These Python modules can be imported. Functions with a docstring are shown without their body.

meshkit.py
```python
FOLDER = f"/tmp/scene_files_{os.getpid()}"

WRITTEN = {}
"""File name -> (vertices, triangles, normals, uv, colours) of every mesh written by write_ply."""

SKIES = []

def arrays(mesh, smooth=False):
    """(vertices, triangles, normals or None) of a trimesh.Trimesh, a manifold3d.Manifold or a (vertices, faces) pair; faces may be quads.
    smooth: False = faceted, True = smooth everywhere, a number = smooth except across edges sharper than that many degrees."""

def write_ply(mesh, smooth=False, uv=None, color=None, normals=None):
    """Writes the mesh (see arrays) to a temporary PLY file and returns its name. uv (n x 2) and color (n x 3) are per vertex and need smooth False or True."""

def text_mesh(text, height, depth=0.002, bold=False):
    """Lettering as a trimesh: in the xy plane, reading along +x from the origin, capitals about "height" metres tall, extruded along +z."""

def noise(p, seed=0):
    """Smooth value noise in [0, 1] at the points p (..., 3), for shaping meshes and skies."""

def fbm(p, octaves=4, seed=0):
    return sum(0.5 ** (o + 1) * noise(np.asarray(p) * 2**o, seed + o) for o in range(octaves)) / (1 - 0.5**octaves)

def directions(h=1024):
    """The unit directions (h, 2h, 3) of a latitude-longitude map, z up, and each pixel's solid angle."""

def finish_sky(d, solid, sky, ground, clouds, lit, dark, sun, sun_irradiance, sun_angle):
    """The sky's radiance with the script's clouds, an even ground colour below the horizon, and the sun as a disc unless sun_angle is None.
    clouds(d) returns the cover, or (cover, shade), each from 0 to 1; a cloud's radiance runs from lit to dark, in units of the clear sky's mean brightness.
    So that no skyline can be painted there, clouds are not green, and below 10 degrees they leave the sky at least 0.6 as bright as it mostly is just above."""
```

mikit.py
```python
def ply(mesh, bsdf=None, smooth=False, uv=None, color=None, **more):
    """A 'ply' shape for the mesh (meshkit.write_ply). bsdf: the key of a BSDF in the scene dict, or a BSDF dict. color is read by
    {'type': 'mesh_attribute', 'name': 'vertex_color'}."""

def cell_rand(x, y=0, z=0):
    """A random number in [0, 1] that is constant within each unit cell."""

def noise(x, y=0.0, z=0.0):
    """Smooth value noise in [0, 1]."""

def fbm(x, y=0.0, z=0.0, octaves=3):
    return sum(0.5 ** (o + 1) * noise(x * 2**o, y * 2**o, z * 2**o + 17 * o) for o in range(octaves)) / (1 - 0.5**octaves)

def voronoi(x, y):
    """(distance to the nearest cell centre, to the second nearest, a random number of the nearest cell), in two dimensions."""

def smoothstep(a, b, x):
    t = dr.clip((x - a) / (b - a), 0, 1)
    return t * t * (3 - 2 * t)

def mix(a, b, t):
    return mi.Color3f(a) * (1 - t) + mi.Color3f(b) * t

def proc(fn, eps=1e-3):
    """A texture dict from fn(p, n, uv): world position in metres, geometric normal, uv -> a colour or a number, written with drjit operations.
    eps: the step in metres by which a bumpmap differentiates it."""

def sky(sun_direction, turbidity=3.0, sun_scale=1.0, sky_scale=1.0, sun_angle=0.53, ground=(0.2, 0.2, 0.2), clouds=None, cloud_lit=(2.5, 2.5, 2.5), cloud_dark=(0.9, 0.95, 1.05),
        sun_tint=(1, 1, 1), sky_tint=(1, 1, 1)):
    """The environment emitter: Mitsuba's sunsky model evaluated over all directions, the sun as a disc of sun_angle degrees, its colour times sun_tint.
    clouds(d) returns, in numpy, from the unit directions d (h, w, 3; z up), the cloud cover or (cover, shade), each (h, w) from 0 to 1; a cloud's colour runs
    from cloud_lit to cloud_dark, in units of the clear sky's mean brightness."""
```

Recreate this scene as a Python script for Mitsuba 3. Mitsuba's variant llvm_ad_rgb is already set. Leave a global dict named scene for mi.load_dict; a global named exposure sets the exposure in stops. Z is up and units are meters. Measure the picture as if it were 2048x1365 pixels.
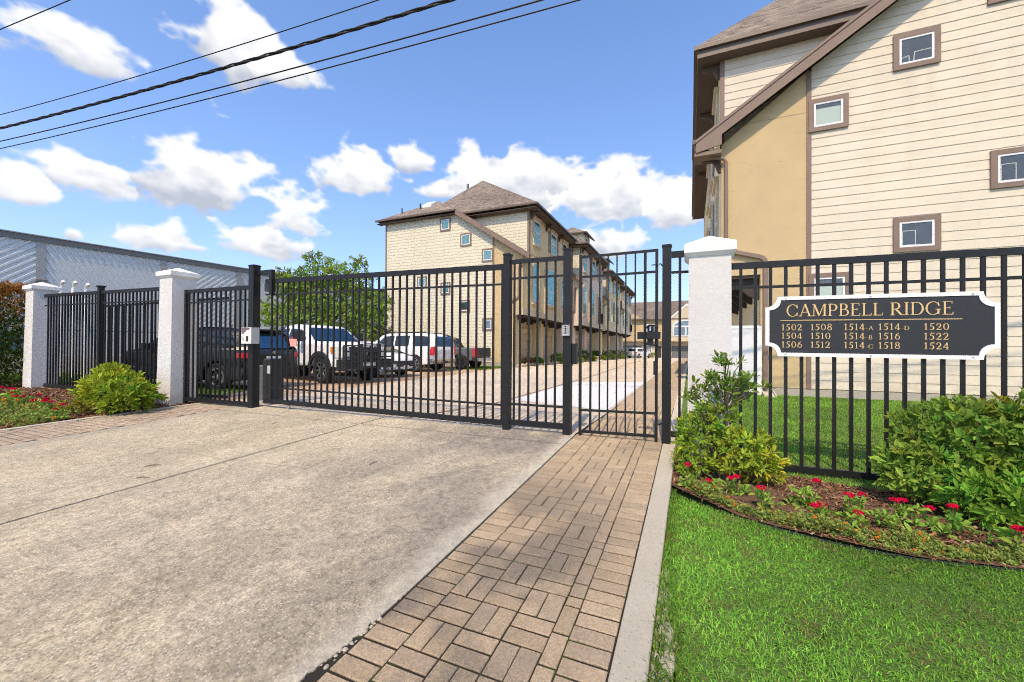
import math, random
import numpy as np
import trimesh
import mitsuba as mi
import drjit as dr
import manifold3d as m3
import shapely
from shapely.geometry import Polygon, LineString, Point, box as sbox
from shapely.ops import unary_union
import shapely.affinity as aff
import mikit, meshkit
from mikit import proc, noise, fbm, voronoi, cell_rand, smoothstep, mix

T = mi.ScalarTransform4f
scene = {'type': 'scene'}
labels = {}

# ------------------------------------------------------------------ camera, sky, sun, exposure
YAW, PIT, ROL = math.radians(23.6), math.radians(0.4), math.radians(0.35)
FPX, CAMZ = 815.0 / 2048.0, 1.42
fw = np.array([-math.sin(YAW) * math.cos(PIT), math.cos(YAW) * math.cos(PIT), math.sin(PIT)])
r0 = np.array([math.cos(YAW), math.sin(YAW), 0.0])
u0 = np.cross(r0, fw)
upv = u0 * math.cos(ROL) - r0 * math.sin(ROL)
cam_o = np.array([0, 0, CAMZ])
scene['camera'] = {
    'type': 'perspective', 'fov': math.degrees(2 * math.atan(0.5 / FPX)), 'fov_axis': 'x', 'near_clip': 0.05, 'far_clip': 3000.0,
    'principal_point_offset_y': -(695 - 815 * math.tan(PIT) - 682.5) / 1365.0,
    'to_world': T().look_at(origin=cam_o.tolist(), target=(cam_o + fw).tolist(), up=upv.tolist()),

}
exposure = 1.36
SAZ, SEL = math.radians(5.5), math.radians(51.0)
sun_dir = [math.sin(SAZ) * math.cos(SEL), -math.cos(SAZ) * math.cos(SEL), math.sin(SEL)]
CLOUDS = [(-70.2, 26.0, 4.6, 2.6), (-58.2, 31.0, 6.0, 3.6), (-52.5, 30.0, 4.6, 2.0), (-74.0, 13.7, 2.2, 2.0), (-69.9, 15.9, 3.1, 2.6), (-61.4, 18.0, 6.2, 4.2), (-51.6, 15.0, 4.2, 3.2),
          (-54.4, 12.0, 6.0, 2.2), (-64.1, 10.9, 3.5, 1.9), (-44.2, 20.9, 5.6, 2.8), (-37.5, 24.0, 3.2, 2.6), (-34.0, 20.5, 2.6, 1.2), (-23.0, 21.6, 9.6, 4.3), (-9.5, 19.2, 8.6, 4.0),
          (-2.2, 17.3, 4.6, 2.9), (-11.5, 14.2, 6.0, 2.7), (-70.9, 10.2, 0.7, 0.6)]
_r = random.Random(5)
for _k in range(46):
    _a = _r.uniform(12, 275)
    CLOUDS.append((_a, _r.uniform(9, 34), _r.uniform(3, 9), _r.uniform(2, 4)))


def clouds(d):
    az = np.degrees(np.arctan2(d[..., 0], d[..., 1]))
    el = np.degrees(np.arcsin(np.clip(d[..., 2], -1, 1)))
    q = np.stack([d[..., 0], d[..., 1], d[..., 2] * 1.25], -1)
    n1 = meshkit.fbm(q * 9.0, 6, 3)
    n2 = meshkit.fbm(q * 42.0, 4, 9)
    bil = sum(0.5 ** o * (1 - np.abs(2 * meshkit.noise(q * 15.0 * 2.1 ** o, 50 + o) - 1)) for o in range(4)) / 1.875
    n3 = meshkit.fbm(q * 17.0 + 5.0, 5, 33)
    n0 = meshkit.fbm(q * 5.0, 3, 21)
    cov = np.zeros(az.shape)
    shd = np.zeros(az.shape)
    for (a, e, w, h) in CLOUDS:
        dx = (az - a + 180) % 360 - 180
        m = (np.abs(dx) < w * 2.0) & (np.abs(el - e) < h * 2.4)
        if not m.any():
            continue
        x, y = dx[m] / w, (el[m] - e) / h
        y = np.where(y < 0, y * 1.45, y * 0.86)
        s = 1 - np.sqrt(x * x + y * y)
        s = s + 1.5 * (n1[m] - 0.5) + 1.3 * (bil[m] - 0.52) + 0.4 * (n2[m] - 0.5)
        c = np.clip((s - 0.25) / 0.36, 0, 1) ** 0.9
        c = c * c * (3 - 2 * c)
        k = np.clip(0.50 - 0.85 * y + 1.3 * (n3[m] - 0.5) - 1.5 * (bil[m] - 0.52) + 0.5 * (n2[m] - 0.5), 0, 1)
        old = cov[m]
        cov[m] = 1 - (1 - old) * (1 - 0.97 * c)
        shd[m] = np.where(c > old, k, shd[m])
    wisp = np.clip((n0 - 0.60) / 0.2, 0, 1) * 0.25 * np.clip((24 - el) / 14, 0, 1)
    cov = np.maximum(cov, wisp * np.clip(el / 6, 0, 1))
    low = np.clip((9 - el) / 9, 0, 1) * 0.22
    cov = np.maximum(cov, low)
    return cov, np.clip(shd, 0, 1)


scene['sky'] = mikit.sky(sun_dir, turbidity=4.0, clouds=clouds, cloud_lit=(1.5, 1.5, 1.5), cloud_dark=(0.78, 0.84, 0.97), ground=(0.22, 0.2, 0.17), sky_scale=2.3, sky_tint=(1.05, 1.07, 1.21), sun_tint=(1.04, 1.0, 0.92))

# ------------------------------------------------------------------ materials
def bs(key, d):
    scene[key] = d
    return key


def rgb(*c):
    return {'type': 'rgb', 'value': [float(x) for x in c]}


def pr(key, base, rough=0.6, two=True, bump=None, **kw):
    d = {'type': 'principled', 'base_color': rgb(*base) if isinstance(base, (tuple, list)) else base, 'roughness': rough, **kw}
    if bump is not None:
        d = {'type': 'bumpmap', 'tex': bump[0], 'scale': bump[1], 'bsdf': d}
    return bs(key, {'type': 'twosided', 'b': d} if two else d)


def f_concrete(p, n, uv):
    a = fbm(p.x * 0.55, p.y * 0.55, 3.0, 4)
    b = fbm(p.x * 2.6, p.y * 2.2, 1.0, 4)
    s = noise(p.x * 150, p.y * 150, 5.0)
    s2 = noise(p.x * 62, p.y * 62, 9.0)
    d1, d2, w = voronoi(p.x * 70, p.y * 70)
    c = mix((0.40, 0.34, 0.235), (0.375, 0.325, 0.235), smoothstep(0.35, 0.65, a))
    c = c * (0.78 + 0.40 * b)
    bb = fbm(p.x * 9.0, p.y * 8.0, 4.0, 3)
    c = c * (0.86 + 0.28 * bb)
    s3 = noise(p.x * 28, p.y * 28, 2.0)
    c = c * (0.42 + 0.46 * s + 0.36 * s2 + 0.38 * s3)
    c = mix(c, mi.Color3f(0.66, 0.60, 0.51), dr.select(w > 0.84, 1.0, 0.0) * (1 - smoothstep(0.2, 0.42, d1)) * 0.7)
    c = mix(c, mi.Color3f(0.16, 0.14, 0.12), dr.select(w < 0.16, 1.0, 0.0) * (1 - smoothstep(0.2, 0.42, d1)) * 0.7)
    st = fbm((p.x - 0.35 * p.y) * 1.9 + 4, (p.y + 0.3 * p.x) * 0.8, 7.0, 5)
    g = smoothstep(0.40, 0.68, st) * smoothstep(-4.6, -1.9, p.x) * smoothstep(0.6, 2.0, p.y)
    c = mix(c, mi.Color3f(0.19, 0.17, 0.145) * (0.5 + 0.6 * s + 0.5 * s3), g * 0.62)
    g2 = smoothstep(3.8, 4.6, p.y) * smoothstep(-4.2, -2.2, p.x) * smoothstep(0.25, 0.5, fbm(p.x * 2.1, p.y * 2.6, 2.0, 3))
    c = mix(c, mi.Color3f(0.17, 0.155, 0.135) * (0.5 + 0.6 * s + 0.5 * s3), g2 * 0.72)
    tr = fbm(p.x * 1.6, p.y * 0.22, 11.0, 4)
    c = c * (0.80 + 0.38 * tr)
    cr = dr.abs(fbm(p.x * 0.45 + 7, p.y * 0.45, 5.0, 5) - 0.47)
    c = c * (1 - 0.26 * (1 - smoothstep(0.0, 0.0016, cr)) * smoothstep(0.45, 0.6, a))
    e = smoothstep(-1.62, -1.44, p.x + 0.12 * (b - 0.5))
    c = mix(c, mi.Color3f(0.49, 0.45, 0.36) * (0.7 + 0.3 * s + 0.25 * s3), e * 0.7)
    e2 = smoothstep(-7.55, -7.9, p.x + 0.3 * (b - 0.5))
    c = mix(c, mi.Color3f(0.25, 0.225, 0.19) * (0.8 + 0.4 * s), e2 * 0.6)
    return c


def h_concrete(p, n, uv):
    return noise(p.x * 95, p.y * 95, 5.0) * 0.6 + noise(p.x * 40, p.y * 40, 2.0) * 0.5


pr('mat_concrete', proc(f_concrete), 0.85, bump=(proc(h_concrete, 2e-3), 0.006), specular=0.25)


def paver_fn(base):
    def f(p, n, uv):
        a = fbm(p.x * 1.7, p.y * 1.5, 4.0, 4)
        b = fbm(p.x * 11, p.y * 11, 2.0, 3)
        s = noise(p.x * 190, p.y * 190, 3.0)
        c = mi.Color3f(*base) * (0.72 + 0.26 * b + 0.46 * (s - 0.3))
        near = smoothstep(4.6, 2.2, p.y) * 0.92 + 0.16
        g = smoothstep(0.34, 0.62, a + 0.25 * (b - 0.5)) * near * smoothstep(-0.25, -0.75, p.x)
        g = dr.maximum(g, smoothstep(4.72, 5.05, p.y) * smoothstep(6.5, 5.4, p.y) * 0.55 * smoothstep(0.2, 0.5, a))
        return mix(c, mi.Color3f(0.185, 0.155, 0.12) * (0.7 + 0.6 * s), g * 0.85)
    return f


def h_paver(p, n, uv):
    return noise(p.x * 130, p.y * 130, p.z * 130)


for i, b_ in enumerate(((0.42, 0.325, 0.215), (0.39, 0.30, 0.195), (0.445, 0.345, 0.23), (0.37, 0.29, 0.20))):
    pr('mat_paver_%d' % i, proc(paver_fn(b_)), 0.85, bump=(proc(h_paver, 2e-3), 0.004), specular=0.2)


def f_border(p, n, uv):
    b = fbm(p.x * 9, p.y * 9, 2.0, 3)
    a = fbm(p.x * 1.2, p.y * 1.2, 2.0, 3)
    return mi.Color3f(0.37, 0.29, 0.205) * (0.7 + 0.5 * b) * (0.72 + 0.5 * a)


pr('mat_border_paver', proc(f_border), 0.85)
pr('mat_joint', proc(lambda p, n, uv: mix((0.022, 0.018, 0.012), (0.03, 0.038, 0.010), smoothstep(0.55, 0.75, fbm(p.x * 6, p.y * 6, 1.0, 3)))), 0.95)


def f_kerb(p, n, uv):
    a = fbm(p.x * 4, p.y * 4, p.z * 4, 4)
    s = noise(p.x * 120, p.y * 120, p.z * 120)
    d1, d2, w = voronoi(p.x * 45, p.y * 45)
    c = mix((0.40, 0.365, 0.285), (0.47, 0.43, 0.345), a) * (0.86 + 0.2 * s)
    return mix(c, mi.Color3f(0.2, 0.16, 0.12), dr.select(w < 0.12, 1.0, 0.0) * (1 - smoothstep(0.1, 0.22, d1)) * 0.8)


pr('mat_kerb', proc(f_kerb), 0.85, bump=(proc(h_concrete, 2e-3), 0.004))


def f_newcon(p, n, uv):
    a = fbm(p.x * 0.9, p.y * 0.9, 1.0, 4)
    s = noise(p.x * 60, p.y * 60, 1.0)
    return mix((0.47, 0.475, 0.48), (0.53, 0.535, 0.54), a) * (0.95 + 0.08 * s)


pr('mat_new_concrete', proc(f_newcon), 0.8)


def f_far(p, n, uv):
    a = fbm(p.x * 0.5, p.y * 0.35, 1.0, 4)
    r = dr.floor(p.y / 0.22)
    q = cell_rand(p.x / 0.22 + 0.5 * r, r, 0)
    c = mix((0.38, 0.325, 0.255), (0.46, 0.40, 0.32), a) * (0.86 + 0.22 * q)
    j = smoothstep(0.42, 0.5, dr.abs(p.y / 0.22 - r - 0.5))
    return c * (1 - 0.18 * j)


pr('mat_inner_drive', proc(f_far), 0.85)
pr('mat_drain', (0.16, 0.115, 0.075), 0.8)


def f_gravel(p, n, uv):
    d1, d2, w = voronoi(p.x * 22, p.y * 22)
    a = fbm(p.x * 1.1, p.y * 1.1, 1.0, 3)
    return mix((0.30, 0.205, 0.13), (0.47, 0.35, 0.24), w) * (0.7 + 0.5 * a) * (1.0 - 0.5 * smoothstep(0.3, 0.7, d1))


pr('mat_gravel', proc(f_gravel), 0.9)
pr('mat_ground', proc(lambda p, n, uv: mix((0.10, 0.115, 0.05), (0.17, 0.15, 0.085), fbm(p.x * 0.2, p.y * 0.2, 0.0, 4))), 0.95)


def f_turf(p, n, uv):
    a = fbm(p.x * 1.5, p.y * 1.5, 0.0, 4)
    return mix((0.05, 0.10, 0.018), (0.10, 0.15, 0.035), a)


pr('mat_turf_base', proc(f_turf), 0.95)


def f_soil(p, n, uv):
    a = fbm(p.x * 14, p.y * 14, 0.0, 4)
    return mix((0.07, 0.038, 0.022), (0.15, 0.085, 0.05), a)


pr('mat_soil', proc(f_soil), 0.95)
VC = {'type': 'mesh_attribute', 'name': 'vertex_color'}
bs('mat_leaf', {'type': 'principledthin', 'base_color': VC, 'roughness': 0.42, 'diff_trans': 0.55, 'spec_trans': 0.0, 'eta': 1.4})
bs('mat_blade', {'type': 'principledthin', 'base_color': VC, 'roughness': 0.6, 'diff_trans': 0.7, 'spec_trans': 0.0, 'eta': 1.3})
pr('mat_chip', VC, 0.9, specular=0.15)


def f_black(p, n, uv):
    a = fbm(p.x * 5, p.y * 5, p.z * 5, 3)
    s = noise(p.x * 90, p.y * 90, p.z * 60)
    c = mix((0.011, 0.012, 0.014), (0.018, 0.019, 0.021), a)
    return mix(c, mi.Color3f(0.11, 0.10, 0.09), smoothstep(0.86, 0.97, s) * smoothstep(0.5, 0.7, a) * 0.7)


pr('mat_black', proc(f_black), 0.42, specular=0.32)


def f_pillar(p, n, uv):
    a = fbm(p.x * 2, p.y * 2, p.z * 1.6, 4)
    s = noise(p.x * 55, p.y * 55, p.z * 55)
    c = mix((0.62, 0.615, 0.60), (0.70, 0.695, 0.68), a) * (0.90 + 0.14 * s)
    sp = fbm(p.x * 14, p.y * 14, p.z * 9, 3)
    c = mix(c, mi.Color3f(0.42, 0.39, 0.35), smoothstep(0.66, 0.8, sp) * smoothstep(1.0, 0.2, p.z) * 0.6)
    return mix(c, mi.Color3f(0.40, 0.37, 0.31), smoothstep(0.5, 0.26, p.z + 0.25 * (a - 0.5)) * 0.4)


def h_stucco(p, n, uv):
    return fbm(p.x * 42, p.y * 42, p.z * 42, 3)


pr('mat_pillar', proc(f_pillar), 0.85, bump=(proc(h_stucco, 2e-3), 0.0008), specular=0.2)
pr('mat_pillar_cap', proc(lambda p, n, uv: mix((0.74, 0.735, 0.71), (0.83, 0.83, 0.82), fbm(p.x * 7, p.y * 7, p.z * 7, 4))), 0.8, specular=0.2)


def siding_fn(base):
    def f(p, n, uv):
        a = fbm(p.x * 0.8, p.y * 0.8, p.z * 0.5, 4)
        r = dr.floor(p.z / 0.23)
        q = cell_rand(dr.floor(p.x / 2.7 + r * 0.37), r, 3)
        g = noise(p.x * 7, p.y * 7, p.z * 110)
        st = fbm(p.x * 5.0, 2.0, p.z * 0.5, 4)
        c = mi.Color3f(*base) * (0.93 + 0.10 * a) * (0.975 + 0.05 * q) * (0.97 + 0.05 * g) * (0.93 + 0.13 * st)
        dirt = smoothstep(0.9, 0.36, p.z) * smoothstep(0.35, 0.7, fbm(p.x * 3, 1.0, p.z * 6, 3))
        return mix(c, mi.Color3f(0.35, 0.29, 0.21), dirt * 0.35)
    return f


pr('mat_siding', proc(siding_fn((0.72, 0.645, 0.52))), 0.75, specular=0.25)
pr('mat_siding_b', proc(lambda p, n, uv: mi.Color3f(0.68, 0.635, 0.495) * (0.94 + 0.1 * fbm(p.x * 0.7, p.y * 0.7, p.z * 0.5, 3))), 0.75, specular=0.2)
pr('mat_siding_gap', (0.16, 0.12, 0.085), 0.9)
pr('mat_siding_gap_b', (0.34, 0.29, 0.2), 0.9)


def stucco_fn(base, k=1.0):
    def f(p, n, uv):
        a = fbm(p.x * 1.1, p.y * 1.1, p.z * 0.8, 4)
        b = fbm(p.x * 5, p.y * 5, p.z * 7, 4)
        c = mi.Color3f(*base) * (0.86 + 0.2 * a)
        c = mix(c, mi.Color3f(base[0] * 0.72, base[1] * 0.66, base[2] * 0.55), smoothstep(0.62, 0.78, b) * 0.14 * k)
        cr = dr.abs(fbm(p.x * 0.9 + 3, p.y * 0.9, p.z * 2.6, 4) - 0.5)
        c = c if k < 1 else mix(c, mi.Color3f(base[0] * 0.5, base[1] * 0.45, base[2] * 0.35), (1 - smoothstep(0.0, 0.0035, cr)) * 0.35 * k)
        return c
    return f


pr('mat_stucco_gold', proc(stucco_fn((0.60, 0.465, 0.265))), 0.85, bump=(proc(h_stucco, 2e-3), 0.006), specular=0.2)
pr('mat_stucco_olive', proc(stucco_fn((0.74, 0.61, 0.36), 0.4)), 0.88, specular=0.2)
pr('mat_stucco_rose', proc(stucco_fn((0.74, 0.62, 0.50), 0.4)), 0.88, specular=0.2)
pr('mat_stucco_tan', proc(stucco_fn((0.68, 0.58, 0.42), 0.4)), 0.88, specular=0.2)
pr('mat_band', (0.60, 0.51, 0.36), 0.85)
pr('mat_trim', proc(lambda p, n, uv: mix((0.205, 0.145, 0.115), (0.255, 0.185, 0.15), fbm(p.x * 3, p.y * 3, p.z * 3, 3))), 0.6, specular=0.35)
pr('mat_soffit', (0.105, 0.075, 0.058), 0.75)
pr('mat_gutter', (0.13, 0.095, 0.075), 0.45, specular=0.5)
pr('mat_white_vinyl', (0.82, 0.82, 0.81), 0.4, specular=0.5)
pr('mat_white_fence', (0.72, 0.73, 0.74), 0.5)
pr('mat_room', (0.035, 0.045, 0.047), 0.9)
pr('mat_blind', (0.42, 0.50, 0.42), 0.8)
pr('mat_picture', (0.55, 0.52, 0.42), 0.6)
bs('mat_pane', {'type': 'thindielectric', 'int_ior': 1.5})
bs('mat_film', {'type': 'twosided', 'b': {'type': 'blendbsdf', 'weight': 0.42, 'a': {'type': 'diffuse', 'reflectance': rgb(0.06, 0.12, 0.115)},
                'b': {'type': 'roughconductor', 'alpha': 0.03, 'specular_reflectance': rgb(0.48, 0.74, 0.62)}}})
bs('mat_film_dark', {'type': 'twosided', 'b': {'type': 'blendbsdf', 'weight': 0.30, 'a': {'type': 'diffuse', 'reflectance': rgb(0.03, 0.05, 0.055)},
                     'b': {'type': 'roughconductor', 'alpha': 0.03, 'specular_reflectance': rgb(0.8, 0.9, 0.95)}}})


def f_shingle(p, n, uv):
    r = dr.floor(p.z / 0.085)
    u = (p.x + p.y) / 0.24
    q = cell_rand(u + r * 0.43, r, 1)
    q2 = cell_rand(u * 0.5 + r * 0.7, r, 5)
    a = fbm(p.x * 0.35, p.y * 0.35, p.z * 0.6, 3)
    st = fbm((p.x - p.y) * 0.9, (p.x + p.y) * 0.9, p.z * 0.2, 3)
    c = mix((0.125, 0.105, 0.088), (0.30, 0.25, 0.205), 0.62 * q + 0.38 * q2) * (0.74 + 0.5 * a) * (0.84 + 0.3 * st)
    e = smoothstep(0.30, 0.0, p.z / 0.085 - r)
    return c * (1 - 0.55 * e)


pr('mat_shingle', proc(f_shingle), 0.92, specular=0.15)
pr('mat_galv', proc(lambda p, n, uv: mix((0.52, 0.575, 0.615), (0.60, 0.655, 0.69), fbm(p.x * 0.6, p.y * 0.6, p.z * 0.9, 3))), 0.45, metallic=0.15, specular=0.5)
pr('mat_galv_dark', (0.17, 0.18, 0.185), 0.6)
pr('mat_galv_post', (0.34, 0.36, 0.37), 0.5, metallic=0.3)
pr('mat_wall_base', (0.52, 0.44, 0.40), 0.85)
pr('mat_teal_glass', (0.10, 0.19, 0.20), 0.15)
pr('mat_wood_fence', proc(lambda p, n, uv: mix((0.10, 0.08, 0.06), (0.19, 0.155, 0.12), noise((p.x + p.y) * 7.0, 0.0, p.z * 0.7))), 0.9)
pr('mat_bark', proc(lambda p, n, uv: mix((0.09, 0.07, 0.05), (0.20, 0.16, 0.12), fbm(p.x * 20, p.y * 20, p.z * 5, 3))), 0.9)
pr('mat_car_white', (0.78, 0.79, 0.80), 0.35, clearcoat=1.0, clearcoat_gloss=0.95)
pr('mat_car_black', (0.012, 0.013, 0.016), 0.3, clearcoat=1.0, clearcoat_gloss=0.97)
pr('mat_car_grey', (0.16, 0.17, 0.185), 0.35, metallic=0.3, clearcoat=1.0, clearcoat_gloss=0.95)
pr('mat_car_glass', (0.012, 0.02, 0.026), 0.05, specular=0.8)
bs('mat_car_film', {'type': 'twosided', 'b': {'type': 'blendbsdf', 'weight': 0.35, 'a': {'type': 'diffuse', 'reflectance': rgb(0.01, 0.03, 0.05)},
                    'b': {'type': 'roughconductor', 'alpha': 0.04, 'specular_reflectance': rgb(0.3, 0.5, 0.65)}}})
pr('mat_tyre', (0.022, 0.022, 0.024), 0.85)
pr('mat_chrome', (0.62, 0.63, 0.65), 0.22, metallic=0.9)
pr('mat_dark_rim', (0.03, 0.03, 0.032), 0.35)
pr('mat_plastic', (0.028, 0.03, 0.033), 0.55)
pr('mat_red_lens', (0.50, 0.012, 0.02), 0.2, clearcoat=0.8)
pr('mat_amber', (0.75, 0.22, 0.02), 0.25, clearcoat=0.8)
pr('mat_headlamp', (0.62, 0.66, 0.62), 0.15, clearcoat=1.0)
pr('mat_plate', (0.62, 0.63, 0.63), 0.5)
pr('mat_sign_black', proc(lambda p, n, uv: mix((0.016, 0.018, 0.022), (0.028, 0.030, 0.035), noise(p.x * 160, p.y * 160, p.z * 160))), 0.5, specular=0.5)
pr('mat_sign_gold', (0.66, 0.47, 0.22), 0.45, specular=0.5)
pr('mat_sign_white', (0.84, 0.84, 0.84), 0.4)
pr('mat_steel', (0.45, 0.46, 0.47), 0.35, metallic=0.7)
pr('mat_box_white', (0.72, 0.71, 0.66), 0.6)
pr('mat_box_side', (0.46, 0.48, 0.47), 0.6)
pr('mat_peeled', (0.16, 0.13, 0.15), 0.8)
pr('mat_pink', (0.72, 0.33, 0.28), 0.7)
pr('mat_orange', (0.75, 0.20, 0.10), 0.6)
pr('mat_pedestal', (0.42, 0.40, 0.32), 0.8)
pr('mat_cable', (0.018, 0.018, 0.02), 0.6)
pr('mat_stone', proc(lambda p, n, uv: mix((0.36, 0.28, 0.2), (0.52, 0.44, 0.34), fbm(p.x * 6, p.y * 6, p.z * 6, 3))), 0.9)
pr('mat_slab_grey', (0.40, 0.37, 0.31), 0.9)
pr('mat_garage', (0.56, 0.45, 0.30), 0.7)
pr('mat_garage_grey', (0.17, 0.175, 0.18), 0.6)
pr('mat_dark_wood', (0.055, 0.04, 0.032), 0.75)

# ------------------------------------------------------------------ helpers
_used = set()


def num(name):
    if name not in _used and name not in scene:
        _used.add(name)
        return name
    k = 1
    while '%s_%03d' % (name, k) in _used or '%s_%03d' % (name, k) in scene:
        k += 1
    r = '%s_%03d' % (name, k)
    _used.add(r)
    return r


def put(name, mesh, mat, parent=None, smooth=False, T_=None, color=None, **lab):
    key = num((parent + '__' if parent else '') + name)
    d = dict(mesh) if isinstance(mesh, dict) else mikit.ply(mesh, mat, smooth, color=color)
    if isinstance(mesh, dict) and mat:
        d['bsdf'] = {'type': 'ref', 'id': mat}
    if T_ is not None:
        d['to_world'] = T_
    scene[key] = d
    if lab:
        labels[key] = lab
    return key


def thing(name, label, category, group=None, kind=None):
    key = num(name)
    labels[key] = {'label': label, 'category': category}
    if group:
        labels[key]['group'] = group
    if kind:
        labels[key]['kind'] = kind
    return key


class MB:
    def __init__(s):
        s.v, s.f, s.n = [], [], 0

    def add(s, v, f):
        v = np.asarray(v, float)
        f = np.asarray(f, int)
        if f.shape[1] == 4:
            f = np.vstack([f[:, [0, 1, 2]], f[:, [0, 2, 3]]])
        s.v.append(v)
        s.f.append(f + s.n)
        s.n += len(v)
        return s

    def box(s, x0, x1, y0, y1, z0, z1):
        v = [(x, y, z) for z in (z0, z1) for y in (y0, y1) for x in (x0, x1)]
        return s.add(v, [(0, 2, 3, 1), (4, 5, 7, 6), (0, 1, 5, 4), (1, 3, 7, 5), (3, 2, 6, 7), (2, 0, 4, 6)])

    def hexa(s, b, t):
        v = list(b) + list(t)
        return s.add(v, [(3, 2, 1, 0), (4, 5, 6, 7), (0, 1, 5, 4), (1, 2, 6, 5), (2, 3, 7, 6), (3, 0, 4, 7)])

    def bar(s, a, b, w, h, up=(0, 0, 1)):
        a, b = np.asarray(a, float), np.asarray(b, float)
        d = b - a
        d /= np.linalg.norm(d)
        sd = np.cross(d, up)
        sd /= np.linalg.norm(sd)
        uu = np.cross(sd, d)
        q = [sd * (i * w / 2) + uu * (j * h / 2) for i, j in ((-1, -1), (1, -1), (1, 1), (-1, 1))]
        return s.hexa([a + x for x in q], [b + x for x in q])

    def tube(s, pts, r, k=6):
        pts = np.asarray(pts, float)
        rs = np.broadcast_to(np.asarray(r, float), (len(pts),))
        tg = np.gradient(pts, axis=0)
        tg /= np.linalg.norm(tg, axis=1, keepdims=True) + 1e-12
        ref = np.array([0.13, 0.37, 0.92])
        a = np.cross(tg, ref)
        a /= np.linalg.norm(a, axis=1, keepdims=True) + 1e-12
        b = np.cross(tg, a)
        th = np.arange(k) / k * 2 * np.pi
        ring = pts[:, None] + rs[:, None, None] * (a[:, None] * np.cos(th)[None, :, None] + b[:, None] * np.sin(th)[None, :, None])
        v = np.vstack([ring.reshape(-1, 3), pts[:1], pts[-1:]])
        f, m = [], len(pts)
        for i in range(m - 1):
            for j in range(k):
                f.append((i * k + j, i * k + (j + 1) % k, (i + 1) * k + (j + 1) % k, (i + 1) * k + j))
        f = np.array(f)
        f = np.vstack([f[:, [0, 1, 2]], f[:, [0, 2, 3]]])
        c0 = [((j + 1) % k, j, m * k) for j in range(k)] + [((m - 1) * k + j, (m - 1) * k + (j + 1) % k, m * k + 1) for j in range(k)]
        return s.add(v, np.vstack([f, np.array(c0)]))

    def mesh(s):
        return (np.vstack(s.v), np.vstack(s.f))

    def put(s, name, mat, parent=None, smooth=False, **lab):
        return put(name, s.mesh(), mat, parent, smooth, **lab)


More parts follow.
